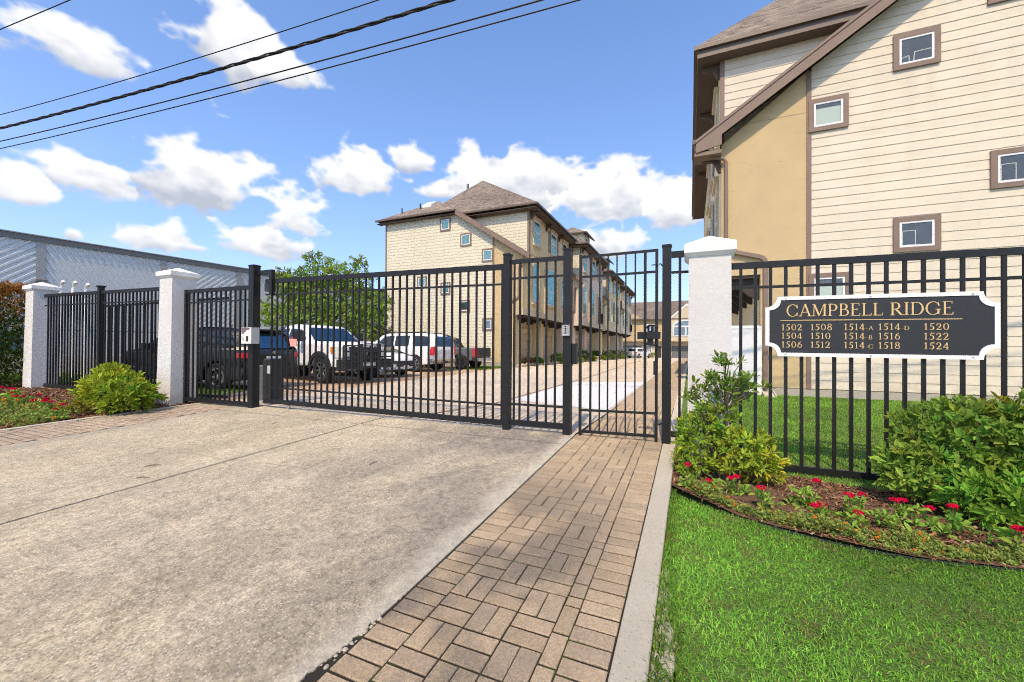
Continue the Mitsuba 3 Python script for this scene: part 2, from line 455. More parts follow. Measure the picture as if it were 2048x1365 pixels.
def obox(x0, x1, y0, y1, z0, z1):
    return MB().box(x0, x1, y0, y1, z0, z1).mesh()


def bevel_box(x0, x1, y0, y1, z0, z1, b):
    """A box whose upper edges are chamfered."""
    m = MB()
    lo = [(x0, y0, z0), (x1, y0, z0), (x1, y1, z0), (x0, y1, z0)]
    mid = [(x, y, z1 - b) for x, y, _ in lo]
    hi = [(x0 + b, y0 + b, z1), (x1 - b, y0 + b, z1), (x1 - b, y1 - b, z1), (x0 + b, y1 - b, z1)]
    v = lo + mid + hi
    f = [(3, 2, 1, 0), (8, 9, 10, 11)]
    for k in range(2):
        for i in range(4):
            j = (i + 1) % 4
            f.append((4 * k + i, 4 * k + j, 4 * k + 4 + j, 4 * k + 4 + i))
    return m.add(v, f).mesh()


def polys(g):
    return [q for q in getattr(g, 'geoms', [g]) if q.geom_type == 'Polygon' and q.area > 1e-7]


def tri2d(poly):
    v, f = trimesh.creation.triangulate_polygon(poly, engine='earcut')
    return np.asarray(v), np.asarray(f)


def prism(poly, d0, d1, to):
    """The polygon (a, b) swept from depth d0 to d1; to(a, b, d) -> points."""
    m = MB()
    for q in polys(poly):
        q = shapely.geometry.polygon.orient(q)
        v, f = tri2d(q)
        n = len(v)
        lo, hi = to(v[:, 0], v[:, 1], np.full(n, d0)), to(v[:, 0], v[:, 1], np.full(n, d1))
        m.add(np.vstack([lo, hi]), np.vstack([f[:, ::-1], f + n]))
        for ring in [q.exterior] + list(q.interiors):
            c = np.array(ring.coords)[:-1]
            k = len(c)
            a, b = to(c[:, 0], c[:, 1], np.full(k, d0)), to(c[:, 0], c[:, 1], np.full(k, d1))
            i = np.arange(k)
            j = (i + 1) % k
            m.add(np.vstack([a, b]), np.c_[i, j, j + k, i + k])
    out = trimesh.Trimesh(*m.mesh(), process=False)
    trimesh.repair.fix_normals(out)
    return out


def XZ(y0):  # polygon in x, z; depth towards the camera side (-y)
    return lambda a, b, d: np.c_[a, y0 - d, b]


def XY():
    return lambda a, b, d: np.c_[a, b, d]


def near_z(y):
    return 0.0495 * y


def lot_z(y):
    return np.interp(y, [-40, 5.3, 8, 25, 45, 75, 400], [-0.2, 0.262, 0.20, 0.18, 0.02, -0.28, -0.5])


def zdrive(y):
    return np.where(np.asarray(y) < 5.3, np.maximum(near_z(np.asarray(y, float)), -0.05), lot_z(y))


def zlawn(y):
    return np.interp(y, [-5, 0, 1.7, 3.5, 5.3, 7.5, 13.2], [-0.08, 0.0, 0.055, 0.115, 0.05, 0.08, 0.15])


def zbed(x, y):
    return zdrive(y) - 0.03 + 0.10 * np.clip((-10.4 - np.asarray(x)) / 5, 0, 1)


def sheet(poly, zf, off, step=None):
    """A triangulated ground sheet over the polygon, at height zf(x, y) + off."""
    m = MB()
    q = poly
    if step:
        x0, y0, x1, y1 = poly.bounds
        parts = []
        for yy in np.arange(math.floor(y0 / step) * step, y1, step):
            for xx in np.arange(math.floor(x0 / (step * 4)) * step * 4, x1, step * 4):
                parts += polys(poly.intersection(sbox(xx, yy, xx + step * 4, yy + step)))
    else:
        parts = polys(q)
    for s in parts:
        v, f = tri2d(shapely.geometry.polygon.orient(s))
        m.add(np.c_[v, zf(v[:, 0], v[:, 1]) + off], f)
    out = trimesh.Trimesh(*m.mesh(), process=False)
    flip = out.face_normals[:, 2] < 0
    out.faces[flip] = out.faces[flip][:, ::-1]
    return out


def leaf_arrays(P, D, L, Wd, rng, col, fold=0.25, droop=0.0, up=None):
    """Many folded leaves: P base points, D directions, L lengths, Wd widths -> vertices, faces, colours (col per leaf)."""
    n = len(P)
    D = D / (np.linalg.norm(D, axis=1, keepdims=True) + 1e-9)
    ref = np.tile([0.0, 0.0, 1.0], (n, 1)) + rng.normal(0, 0.35, (n, 3)) if up is None else up
    S = np.cross(D, ref)
    S /= np.linalg.norm(S, axis=1, keepdims=True) + 1e-9
    N = np.cross(S, D)
    L, Wd = L[:, None], Wd[:, None]
    tip = P + D * L + np.array([0, 0, -1.0]) * droop * L
    m1 = P + D * L * 0.30 + N * Wd * fold * 0.0
    m2 = P + D * L * 0.68
    v = np.stack([P, m1 + S * Wd * 0.42 + N * Wd * fold * 0.5, m2 + S * Wd * 0.46 + N * Wd * fold * 0.5, tip, m2 - S * Wd * 0.46 + N * Wd * fold * 0.5, m1 - S * Wd * 0.42 + N * Wd * fold * 0.5, (P + tip) / 2 + np.array([0, 0, 0.5]) * droop * L], 1)
    base = np.array([(0, 1, 6), (1, 2, 6), (2, 3, 6), (3, 4, 6), (4, 5, 6), (5, 0, 6)])
    f = (np.arange(n)[:, None, None] * 7 + base[None]).reshape(-1, 3)
    c = np.repeat(col, 7, axis=0)
    return v.reshape(-1, 3), f, c


def cat_leaves(items):
    vs, fs, cs, k = [], [], [], 0
    for v, f, c in items:
        vs.append(v)
        fs.append(f + k)
        cs.append(c)
        k += len(v)
    return (np.vstack(vs), np.vstack(fs)), np.vstack(cs)


def vary(base, n, rng, a=0.25, hue=0.12):
    b = np.asarray(base, float)[None] * (1 + rng.normal(0, a, (n, 1)))
    b = b * (1 + rng.normal(0, hue, (n, 3)) * np.array([1.0, 0.4, 0.6]))
    return np.clip(b, 0.004, 0.9)


def in_poly(poly, n, rng):
    x0, y0, x1, y1 = poly.bounds
    out = np.zeros((0, 2))
    while len(out) < n:
        q = rng.uniform((x0, y0), (x1, y1), (int(n * 1.6) + 50, 2))
        out = np.vstack([out, q[shapely.contains_xy(poly, q[:, 0], q[:, 1])]])
    return out[:n]

# ------------------------------------------------------------------ ground and paving
def struct(key, label=None, **k):
    labels[key] = {'label': label or key.replace('_', ' '), 'kind': 'structure', **k}


labels['sky'] = {'label': 'blue sky with white cumulus clouds', 'kind': 'structure'}
_g = MB()
_ys = [-400, -40, 5.3, 8, 25, 45, 75, 400]
for a, b in zip(_ys[:-1], _ys[1:]):
    _g.add([(-400, a, lot_z(a) - .35), (400, a, lot_z(a) - .35), (400, b, lot_z(b) - .35), (-400, b, lot_z(b) - .35)], [(0, 1, 2, 3)])
_g.put('ground', 'mat_ground')
struct('ground', 'bare ground under and around the whole site')

WX0, WX1 = -1.39, -0.305       # the brick walkway
drive = Polygon([(WX0 - .012, 5.32), (WX0 - .012, 1.75), (WX0 - .03, 1.4), (WX0 - .075, 1.1), (WX0 - .17, .8), (WX0 - .36, .45), (WX0 - .8, -.2), (WX0 - .8, -2.5), (-12, -2.5), (-9.3, .6), (-8.45, 1.5), (-8.14, 2.2),
                 (-8.02, 2.8), (-7.97, 3.6), (-7.99, 4.4), (-8.05, 5.32)])
put('driveway', sheet(Polygon([(-13, -2.5), (-.4, -2.5), (-.4, 5.32), (-9.6, 5.32)]), lambda x, y: near_z(y), -.035), 'mat_joint')
struct('driveway', 'weathered concrete driveway apron rising to the gate')
cuts = unary_union([LineString([(-4.83, -3), (-4.75, 1.6), (-4.58, 5.4)]).buffer(.015), LineString([(-9, 4.72), (-1, 4.835)]).buffer(.016)])
saws = unary_union([LineString([(-6.5, 2.86), (-4.87, 2.92), (-3.75, 3.03)]).buffer(.005), LineString([(-7.3, 4.1), (-4.4, 4.19)]).buffer(.005), LineString([(-3.75, 3.03), (-3.2, 4.2), (-4.4, 4.19)]).buffer(.0025)])
rs_ = np.random.default_rng(4)


def rough_edge(poly, x_lo):
    """The broken right edge of the slab next to the bricks: small bites out of it near the street."""
    bites = []
    for k in range(70):
        y = rs_.uniform(-.2, 1.9)
        xx = np.interp(y, [-.2, .45, .8, 1.1, 1.4, 1.75, 1.9], [WX0 - .8, WX0 - .36, WX0 - .17, WX0 - .075, WX0 - .03, WX0 - .012, WX0 - .012])
        bites.append(aff.rotate(Point(xx + .012, y).buffer(rs_.uniform(.008, .022), 3), rs_.uniform(0, 90)))
    return poly.difference(unary_union(bites))


for q in polys(rough_edge(drive, 0).difference(cuts)):
    q = q.difference(saws)
    # near plane is flat: extrude with the slope
    put('slab', prism(q, -.12, 0.0, lambda a, b, d: np.c_[a, b, near_z(b) + d]), 'mat_concrete', 'driveway')
# crumbs of broken concrete in the gap beside the bricks
_m = MB()
for k in range(46):
    y = rs_.uniform(.75, 1.6)
    x = WX0 - .012 - rs_.uniform(.0, 1) * np.interp(y, [.75, 1.1, 1.4, 1.6], [.17, .06, .03, .012])
    s = rs_.uniform(.005, .016)
    t = trimesh.creation.icosphere(subdivisions=1, radius=s)
    t.vertices *= rs_.uniform(.6, 1.3, 3)
    t.apply_translation((x, y, near_z(y) - .012))
    _m.add(t.vertices, t.faces)
_m.put('broken_chips', 'mat_kerb', 'driveway', kind='stuff', label='broken concrete chips in the gap beside the bricks')

# brick walkway: basket weave with a soldier course on each side
put('brick_walkway', sheet(Polygon([(-1.75, -.5), (WX1 + .02, -.5), (WX1 + .02, 5.3), (WX1 + .02, 9.), (WX0, 9.), (WX0, 5.3), (WX0 - .02, 1.7)]), lambda x, y: zdrive(y), -.007, .5), 'mat_joint')
struct('brick_walkway', 'tan brick walkway in basket weave leading through the pedestrian gate')
rb = np.random.default_rng(11)
bricks = []
cx0 = WX0 + .2
y = -.3
row = 0
while y < 9.0:
    for c in range(3):
        xa = cx0 + .2 * c
        if (c + row) % 2 == 0:
            bricks += [(xa, xa + .2, y, y + .1), (xa, xa + .2, y + .1, y + .2)]
        else:
            bricks += [(xa, xa + .1, y, y + .2), (xa + .1, xa + .2, y, y + .2)]
    for k in range(2):
        bricks += [(WX0, WX0 + .2, y + .1 * k - .03, y + .1 * k + .07), (WX1 - .2, WX1, y + .1 * k + .02, y + .1 * k + .12)]
    bricks.append((cx0 + .6, WX1 - .2, y - .06, y + .14) if row % 3 else (cx0 + .6, WX1 - .2, y - .06, y + .02))
    if row % 3 == 0:
        bricks.append((cx0 + .6, WX1 - .2, y + .02, y + .14))
    y += .2
    row += 1
single, rest = [b for b in bricks if .75 < (b[2] + b[3]) / 2 < 5.55], [b for b in bricks if (b[2] + b[3]) / 2 >= 5.55 or (b[2] + b[3]) / 2 <= .75]
single.sort(key=lambda b: b[2])
rest += single[298:]
single = single[:298]


def brick_mesh(b, gap=.0045, bev=.0035):
    x0, x1, y0, y1 = b
    m = bevel_box(x0 + gap * .8, x1 - gap * .8, y0 + gap * 1.5, y1 - gap * 1.5, -.05, rb.uniform(-.0012, .0018), bev)
    v = np.array(m[0])
    c = v.mean(0)
    a = rb.normal(0, .005)
    dx, dy = v[:, 0] - c[0], v[:, 1] - c[1]
    v[:, 0] = c[0] + dx * math.cos(a) - dy * math.sin(a) + rb.normal(0, .0008)
    v[:, 1] = c[1] + dx * math.sin(a) + dy * math.cos(a)
    v[:, 2] += zdrive(v[:, 1]) + dx * rb.normal(0, .008)
    return v, m[1]


for b in single:
    put('brick', brick_mesh(b), 'mat_paver_%d' % rb.integers(4), 'brick_walkway')
_m = MB()
for b in rest:
    _m.add(*brick_mesh(b))
_m.put('brick_paving', 'mat_paver_0', 'brick_walkway', kind='stuff', label='bricks of the walkway beyond the pedestrian gate')

# inner drive, walk and lot behind the gate
put('inner_drive', sheet(Polygon([(-8.95, 5.32), (-1.41, 5.32), (-1.41, 76), (-16, 76), (-9.9, 20), (-9.3, 12)]), lambda x, y: lot_z(y), 0, 4.0), 'mat_inner_drive')
struct('inner_drive', 'tan paved drive running between the two rows of townhouses')
put('inner_walkway', sheet(Polygon([(-1.40, 9.0), (WX1 + .01, 9.0), (WX1 + .01, 76), (-1.40, 76)]), lambda x, y: lot_z(y), 0, 4.0), 'mat_paver_3')
struct('inner_walkway', 'brick walkway strip along the right side of the inner drive')
put('new_concrete', sheet(Polygon([(-3.78, 8.7), (-1.47, 8.0), (-1.47, 15.3), (-3.8, 14.1)]), lambda x, y: lot_z(y), .005, 2.0), 'mat_new_concrete')
struct('new_concrete', 'white patch of new concrete in the inner drive')
put('drain_channel', sheet(LineString([(-4.2, 5.4), (-3.87, 8), (-3.86, 17), (-4.1, 24), (-4.6, 34), (-4.9, 46)]).buffer(.035), lambda x, y: lot_z(y), .006, 2.0), 'mat_drain')
struct('drain_channel', 'dark drainage groove along the inner drive')
put('gravel_lot', sheet(Polygon([(-8.95, 5.32), (-9.3, 12), (-9.9, 20), (-10.5, 22.6), (-24.5, 22.6), (-24.5, 8.2), (-11.4, 8.0), (-9.6, 5.32)]), lambda x, y: lot_z(y), -.004, 3.0), 'mat_gravel')
struct('gravel_lot', 'brown gravel parking lot behind the gate')
put('side_lawn', sheet(Polygon([(-45, 5.0), (-9.6, 5.3), (-11.4, 8.0), (-24.5, 8.2), (-24.5, 40), (-45, 40)]), lambda x, y: lot_z(y), .01, 3.0), 'mat_turf_base')
struct('side_lawn', 'strip of grass behind the left fence')

# right kerb
_m = MB()
ys = np.concatenate([np.linspace(-.5, 1.9, 9), np.linspace(1.9, 5.3, 18)[1:], [8, 25, 40]])
for a, b in zip(ys[:-1], ys[1:]):
    j0, j1 = rs_.uniform(-.004, .004, 2)
    za, zb = zdrive(a) + .004, zdrive(b) + .004
    x0, x1, c = WX1 + .006, -.155, .006
    lo = [(x0, a, za - .3), (x1, a, za - .3), (x1, b, zb - .3), (x0, b, zb - .3)]
    mid = [(x0, a, za - c), (x1, a, za - c), (x1, b, zb - c), (x0, b, zb - c)]
    hi = [(x0 + c, a, za), (x1 - c, a, za), (x1 - c, b, zb), (x0 + c, b, zb)]
    _m.add(lo + mid + hi, [(8, 9, 10, 11), (0, 1, 5, 4), (1, 2, 6, 5), (2, 3, 7, 6), (3, 0, 4, 7), (4, 5, 9, 8), (5, 6, 10, 9), (6, 7, 11, 10), (7, 4, 8, 11)])
_m.put('kerb', 'mat_kerb')
struct('kerb', 'pale concrete kerb along the right side of the walkway')
ft = Polygon([(-.15, 1.2), (-.15, 2.62), (-.125, 2.6), (-.11, 2.42), (-.085, 2.36), (-.10, 2.2), (-.075, 2.1), (-.05, 2.02), (-.065, 1.95), (-.045, 1.86), (-.09, 1.74), (-.10, 1.5), (-.13, 1.3)])
put('broken_footing', prism(ft, -.1, -.022, lambda a, b, d: np.c_[a, b, near_z(b) + d + .004 * np.sin(a * 90) + .004 * np.sin(b * 40)]), 'mat_kerb', 'kerb', label='broken concrete footing spilling out beside the kerb')

# left brick border with its kerb
lk = LineString([(-9.75, -.5), (-9.55, 1.6), (-9.47, 2.5), (-9.40, 3.0), (-9.32, 3.6), (-9.2, 4.25), (-9.06, 4.9), (-8.98, 5.3)])
lk_poly = lk.buffer(.055, cap_style=2)
put('left_kerb', prism(lk_poly, -.25, .01, lambda a, b, d: np.c_[a, b, near_z(b) + d]), 'mat_kerb')
struct('left_kerb', 'thin pale concrete kerb between the left flower bed and the brick border')
border = Polygon(list(lk.coords) + [(-8.05, 5.32), (-7.99, 4.4), (-7.97, 3.6), (-8.02, 2.8), (-8.14, 2.2), (-8.45, 1.5), (-9.3, .6), (-9.7, -.5)])
put('brick_border', sheet(border, lambda x, y: near_z(y), -.005), 'mat_joint')
struct('brick_border', 'worn brick border along the left side of the driveway')
inner = border.buffer(-.012).difference(lk.buffer(.06))
cand = []
for r in range(60):
    yy = -.4 + r * .1
    for c in range(9):
        xx = -9.75 + c * .2 + (.1 if r % 2 else 0)
        q = aff.rotate(sbox(xx + .007, yy + .008, xx + .193, yy + .092), 0).intersection(inner)
        for s in polys(q):
            if s.area > .004:
                cand.append(s)
cand.sort(key=lambda s: -s.centroid.y if s.centroid.y < 1.2 else -100 + s.centroid.y)
_m = MB()
for k, s in enumerate(cand):
    d = rb.uniform(-.002, .002)
    me = prism(s, -.05, d, lambda a, b, d: np.c_[a, b, near_z(b) + d])
    if k < 298 and s.centroid.y > 1.2:
        put('brick', me, 'mat_border_paver', 'brick_border')
    else:
        _m.add(me.vertices, me.faces)
if _m.v:
    _m.put('brick_paving', 'mat_border_paver', 'brick_border', kind='stuff', label='bricks of the border near the street')

# lawns and beds
bed_edge = [(-.15, 4.0), (.0, 3.86), (.15, 3.74), (.35, 3.6), (.6, 3.49), (.97, 3.38), (1.3, 3.36), (1.82, 3.44), (2.6, 3.6), (6.0, 3.9)]
bed_back = [(6, 5.45), (2.6, 5.0), (1.6, 4.95), (.9, 5.12), (.5, 5.5), (-.15, 5.5)]
rbed = Polygon(bed_edge + bed_back)
put('lawn', sheet(Polygon([(-.155, -4), (40, -4), (40, 60), (-.15, 60)]), lambda x, y: zlawn(y), 0, 1.0), 'mat_turf_base')
struct('lawn', 'green lawn in front of and behind the right fence')
zb_ = lambda x, y: zlawn(y) + .018 + .012 * np.sin(np.asarray(x) * 5) * np.sin(np.asarray(y) * 7) + .06 * np.clip(1 - (np.asarray(x) + .15) / .5, 0, 1)
put('flower_bed', sheet(rbed, zb_, 0, .25), 'mat_soil')
struct('flower_bed', 'mulched flower bed below the sign')
ed = LineString(bed_edge)
_m = MB()
pp = [ed.interpolate(t, normalized=True) for t in np.linspace(0, 1, 40)]
for a, b in zip(pp[:-1], pp[1:]):
    _m.bar((a.x, a.y - .01, float(zlawn(a.y)) - .012), (b.x, b.y - .01, float(zlawn(b.y)) - .012), .006, .045)
_m.put('edging_strip', 'mat_plastic', 'flower_bed')
lbed = Polygon([(-26, 2.2), (-9.52, 2.55), (-9.45, 3.0), (-9.37, 3.6), (-9.25, 4.25), (-9.11, 4.9), (-9.03, 5.45), (-26, 5.45)])
put('left_flower_bed', sheet(lbed, zbed, 0, .5), 'mat_soil')
struct('left_flower_bed', 'mulched bed in front of the left fence')


def blades(poly, n, hmin, hmax, w, zf, rng, col, lean=.55):
    q = in_poly(poly, n, rng)
    z = zf(q[:, 0], q[:, 1])
    patch = meshkit.fbm(np.c_[q * 1.6, np.zeros(n)], 3, 5)
    fine = meshkit.fbm(np.c_[q * 6.0, np.zeros(n)], 2, 8)
    h = rng.uniform(hmin, hmax, n) * (.7 + .6 * patch)
    th = rng.uniform(0, 2 * np.pi, n)
    ln = np.clip(rng.normal(lean, .28, n), .05, 1.25)
    dx, dy = np.cos(th) * np.sin(ln), np.sin(th) * np.sin(ln)
    sx, sy = -np.sin(th + rng.normal(0, .5, n)), np.cos(th)
    ww = w * rng.uniform(.6, 1.25, n)
    P = np.c_[q, z - .004]
    S = np.c_[sx, sy, np.zeros(n)] * ww[:, None] * .5
    M = P + np.c_[dx * .55, dy * .55, np.cos(ln) * .62] * h[:, None]
    E = P + np.c_[dx * 1.25, dy * 1.25, np.cos(ln) * (.92 - .3 * ln)] * h[:, None]
    v = np.stack([P - S, P + S, M + S * .85, M - S * .85, E], 1)
    f = (np.arange(n)[:, None, None] * 5 + np.array([(0, 1, 2), (0, 2, 3), (3, 2, 4)])[None]).reshape(-1, 3)
    c = vary(col, n, rng, .34, .12) * (.45 + 1.1 * patch)[:, None]
    dry = (rng.random(n) < np.clip((fine - .56) * 1.6, .015, .5))
    c[dry] = vary((.27, .22, .085), dry.sum(), rng, .25, .1)
    return (v.reshape(-1, 3), f), np.clip(np.repeat(c, 5, axis=0), .004, .9)


rg = np.random.default_rng(21)
front = Polygon([(-.15, .55), (4.6, .55), (4.6, 3.72)] + bed_edge[:-1][::-1]).buffer(-.005)
front = front.difference(ft.buffer(-.012))
GC = (.215, .44, .06)
ms, cs = blades(front, 170000, .018, .042, .0042, lambda x, y: zlawn(y), rg, GC, .75)
edge = unary_union([LineString([(-.14, .6), (-.14, 4.0)]).buffer(.035), ft.exterior.buffer(.02)]).intersection(Polygon([(-.152, .5), (.3, .5), (.3, 4), (-.152, 4)]))
ms2, cs2 = blades(edge, 2600, .04, .085, .005, lambda x, y: zlawn(y), rg, (.14, .25, .04), .6)
mm, cc = cat_leaves([(ms[0], ms[1], cs), (ms2[0], ms2[1], cs2)])
back = Polygon([(-.12, 5.55), (.5, 5.5), (.9, 5.12), (1.6, 4.97), (2.6, 5.02), (6, 5.45), (9.5, 6.5), (9.5, 13.1), (.2, 13.1), (-.12, 9)])
ms3, cs3 = blades(back, 150000, .03, .06, .0075, lambda x, y: zlawn(y), rg, (.22, .42, .06), .6)
mm, cc = cat_leaves([(mm[0], mm[1], cc), (ms3[0], ms3[1], cs3)])
lg = Polygon([(-24, 5.5), (-10.2, 5.4), (-11.6, 7.9), (-24, 8.1)])
ms4, cs4 = blades(lg, 26000, .03, .08, .014, lambda x, y: lot_z(y) + .01, rg, (.17, .30, .04), .6)
ms5, cs5 = blades(Polygon([(-26, 1.7), (-9.55, 1.7), (-9.52, 2.5), (-14, 2.25), (-26, 2.1)]), 14000, .03, .07, .012, lambda x, y: zbed(x, y), rg, (.15, .29, .035), .6)
ms6, cs6 = blades(Polygon([(-12.6, 19.5), (-10.3, 19.5), (-10.2, 22.9), (-12.6, 22.9)]), 5000, .05, .12, .02, lambda x, y: lot_z(y), rg, (.15, .29, .035), .6)
mm, cc = cat_leaves([(mm[0], mm[1], cc), (ms4[0], ms4[1], cs4), (ms5[0], ms5[1], cs5), (ms6[0], ms6[1], cs6)])
put('grass', mm, 'mat_blade', color=cc)
labels['grass'] = {'label': 'short bright green turf grass blades of the lawns', 'category': 'grass', 'kind': 'stuff'}


def chips(poly, n, zf, rng, smin, smax):
    q = in_poly(poly, n, rng)
    z = zf(q[:, 0], q[:, 1]) + rng.uniform(.0, .018, n)
    th = rng.uniform(0, 2 * np.pi, n)
    L, W = rng.uniform(smin, smax, n), rng.uniform(.15, .4, n)
    tl = rng.normal(0, .35, n)
    D = np.c_[np.cos(th) * np.cos(tl), np.sin(th) * np.cos(tl), np.sin(tl)] * L[:, None] * .5
    S = np.c_[-np.sin(th), np.cos(th), rng.normal(0, .4, n)] * (L * W)[:, None] * .5
    P = np.c_[q, z]
    v = np.stack([P - D - S, P + D - S * .7, P + D + S * .7, P - D + S, P + np.array([0, 0, .004])], 1)
    f = (np.arange(n)[:, None, None] * 5 + np.array([(0, 1, 4), (1, 2, 4), (2, 3, 4), (3, 0, 4)])[None]).reshape(-1, 3)
    c = vary((.17, .088, .05), n, rng, .45, .12)
    lt = rng.random(n) < .16
    c[lt] = vary((.36, .25, .15), lt.sum(), rng, .2, .05)
    return v.reshape(-1, 3), f, np.repeat(c, 5, axis=0)


mm, cc = cat_leaves([chips(rbed.intersection(sbox(-.2, 3, 4.5, 5.5)), 15000, zb_, rg, .012, .06), chips(lbed.intersection(sbox(-19, 2.2, -9, 5.5)), 17000, zbed, rg, .03, .10)])
put('mulch', mm, 'mat_chip', color=cc)
labels['mulch'] = {'label': 'brown shredded bark mulch covering both flower beds', 'category': 'mulch', 'kind': 'stuff'}
# a few fallen leaves and twigs on the drive and lawn
for k, (x, yy, a, L) in enumerate([(-5.33, 2.42, .7, .16), (-4.98, 2.2, .35, .15), (-5.9, 4.28, 1.3, .10), (-3.1, 3.35, 1.5, .12)]):
    z = float(near_z(yy)) + .006
    m = MB().tube([(x, yy, z), (x + math.cos(a) * L * .5, yy + math.sin(a) * L * .5, z + .012), (x + math.cos(a) * L, yy + math.sin(a) * L, z + .004)], [.004, .005, .002], 5)
    key = thing('fallen_twig', ['thin twig lying on the driveway farthest left of the saw-cut line', 'thin olive twig lying across the saw-cut line of the driveway', 'small dark twig lying near the left gate post', 'short dark twig lying on the right half of the driveway'][k], 'twig')
    scene[key] = mikit.ply(m.mesh(), 'mat_bark')

# ------------------------------------------------------------------ pillars
def pillar(label, x0, x1, y0, y1, zb, zt, cap, apex, taper=.012, oh=.05):
    k = thing('white_pillar', label, 'pillar', 'white stucco gate pillars')
    b = [(x0 - taper, y0 - taper, zb), (x1 + taper, y0 - taper, zb), (x1 + taper, y1 + taper, zb), (x0 - taper, y1 + taper, zb)]
    t = [(x0, y0, zt), (x1, y0, zt), (x1, y1, zt), (x0, y1, zt)]
    MB().hexa(b, t).put('shaft', 'mat_pillar', k)
    X0, X1, Y0, Y1 = x0 - oh, x1 + oh, y0 - oh, y1 + oh
    cxx, cyy = (x0 + x1) / 2, (y0 + y1) / 2
    v = [(x0 - .006, y0 - .006, zt + .001), (x1 + .006, y0 - .006, zt + .001), (x1 + .006, y1 + .006, zt + .001), (x0 - .006, y1 + .006, zt + .001),
         (X0, Y0, zt + .045), (X1, Y0, zt + .045), (X1, Y1, zt + .045), (X0, Y1, zt + .045), (X0, Y0, cap), (X1, Y0, cap), (X1, Y1, cap), (X0, Y1, cap), (cxx, cyy, apex)]
    f4 = [(3, 2, 1, 0)] + [(4 * r + i, 4 * r + (i + 1) % 4, 4 * r + 4 + (i + 1) % 4, 4 * r + 4 + i) for r in range(2) for i in range(4)]
    f = np.array(f4)
    f = np.vstack([f[:, [0, 1, 2]], f[:, [0, 2, 3]], np.array([(8, 9, 12), (9, 10, 12), (10, 11, 12), (11, 8, 12)])])
    MB().add(v, f).put('cap', 'mat_pillar_cap', k)
    return k


pillar('white stucco pillar between the pedestrian gate and the sign', -.015, .415, 5.075, 5.505, .0, 2.46, 2.60, 2.74)
pillar('white stucco pillar between the two left fence sections', -10.06, -9.62, 4.80, 5.24, .1, 2.80, 2.93, 3.04, .03)
pillar('white stucco pillar beside the tall hedge at far left', -15.80, -15.36, 4.63, 5.07, .1, 2.80, 2.93, 3.06, .035)

# ------------------------------------------------------------------ fences and gates
FY = lambda x: 5.25 + .03 * (x + 1.5)


def fence_section(key, x0, x1, dy, top, th, mid, low, bot, bh, xs, zt=None, zb=None, pw=.019, top2=None, slots=True):
    """Rails from x0 to x1 on the fence line; top etc. are z at x0 and top2 the rise to x1."""
    rise = (top2 - top) if top2 is not None else 0.0

    def P(x, z):
        t = (x - x0) / (x1 - x0)
        return (x, FY(x) + dy, z + rise * t)
    MB().bar(P(x0, top - th / 2), P(x1, top - th / 2), .045, th).put('top_rail', 'mat_black', key)
    if mid:
        MB().bar(P(x0, mid), P(x1, mid), .03, .028).put('rail', 'mat_black', key)
    if low:
        MB().bar(P(x0, low), P(x1, low), .03, .028).put('rail', 'mat_black', key)
    MB().bar(P(x0, bot + bh / 2), P(x1, bot + bh / 2), .045, bh).put('bottom_rail', 'mat_black', key)
    for x in xs:
        t = (x - x0) / (x1 - x0) * rise
        put('picket', obox(x - pw / 2, x + pw / 2, FY(x) + dy - pw / 2, FY(x) + dy + pw / 2, bot + bh + t - .002, top - th + t + .002), 'mat_black', key)


def post(label, x0, x1, dy, zb, zt, group=None, cap=.012):
    k = thing('gate_post', label, 'post', group)
    w = x1 - x0
    y = FY(x0) + dy
    MB().box(x0, x1, y, y + w, zb, zt).put('shaft', 'mat_black', k)
    m = bevel_box(x0 - .008, x1 + .008, y - .008, y + w + .008, zt, zt + .028, .014)
    put('cap', m, 'mat_black', k)
    return k


def spaced(a, b, s):
    n = max(1, round((b - a) / s))
    return [a + (b - a) * (i + .5) / n for i in range(n)]


# right fence with the sign
rf = thing('metal_fence', 'black metal picket fence carrying the black name sign on the right', 'fence', None)
px_r = [.53 + .1455 * i for i in range(40)]
fence_section(rf, .40, 6.2, 0, 2.40, .07, 2.115, None, .085, .07, px_r, top2=2.36, pw=.03)
put('post', obox(.845, .885, FY(.86) - .02, FY(.86) + .02, -.15, .12), 'mat_black', rf)
put('post', obox(3.85, 3.93, FY(3.9) - .03, FY(3.9) + .05, -.15, 2.5), 'mat_black', rf)
# short piece between pedestrian post and pillar
sf = thing('metal_fence', 'short black fence piece between the pedestrian gate post and the pillar', 'fence')
fence_section(sf, -.21, -.005, .05, 2.60, .075, 2.345, None, .34, .07, [-.115], pw=.03)
# pedestrian gate (thin frame)
pg = thing('pedestrian_gate', 'tall thin black pedestrian gate over the brick walkway', 'gate')
gx0, gx1 = -1.345, -.365
for nm, z, h in (('top_rail', 2.625, .03), ('rail', 2.36, .028), ('rail', .605, .028), ('bottom_rail', .325, .035)):
    MB().bar((gx0, FY(gx0) + .05, z - .008), (gx1, FY(gx1) + .05, z + .008), .03, h).put(nm, 'mat_black', pg)
for x in (gx0 + .015, gx1 - .015):
    put('stile', obox(x - .017, x + .017, FY(x) + .032, FY(x) + .068, .26, 2.645), 'mat_black', pg)
put('stile', obox(-.515 - .016, -.515 + .016, FY(-.5) + .034, FY(-.5) + .066, .31, 2.62), 'mat_black', pg)
put('stile', obox(-1.195 - .013, -1.195 + .013, FY(-1.2) + .036, FY(-1.2) + .064, .31, 2.62), 'mat_black', pg)
for x in (-1.078, -.973, -.861, -.75, -.635):
    put('picket', obox(x - .0085, x + .0085, FY(x) + .041, FY(x) + .058, .33, 2.62), 'mat_black', pg)
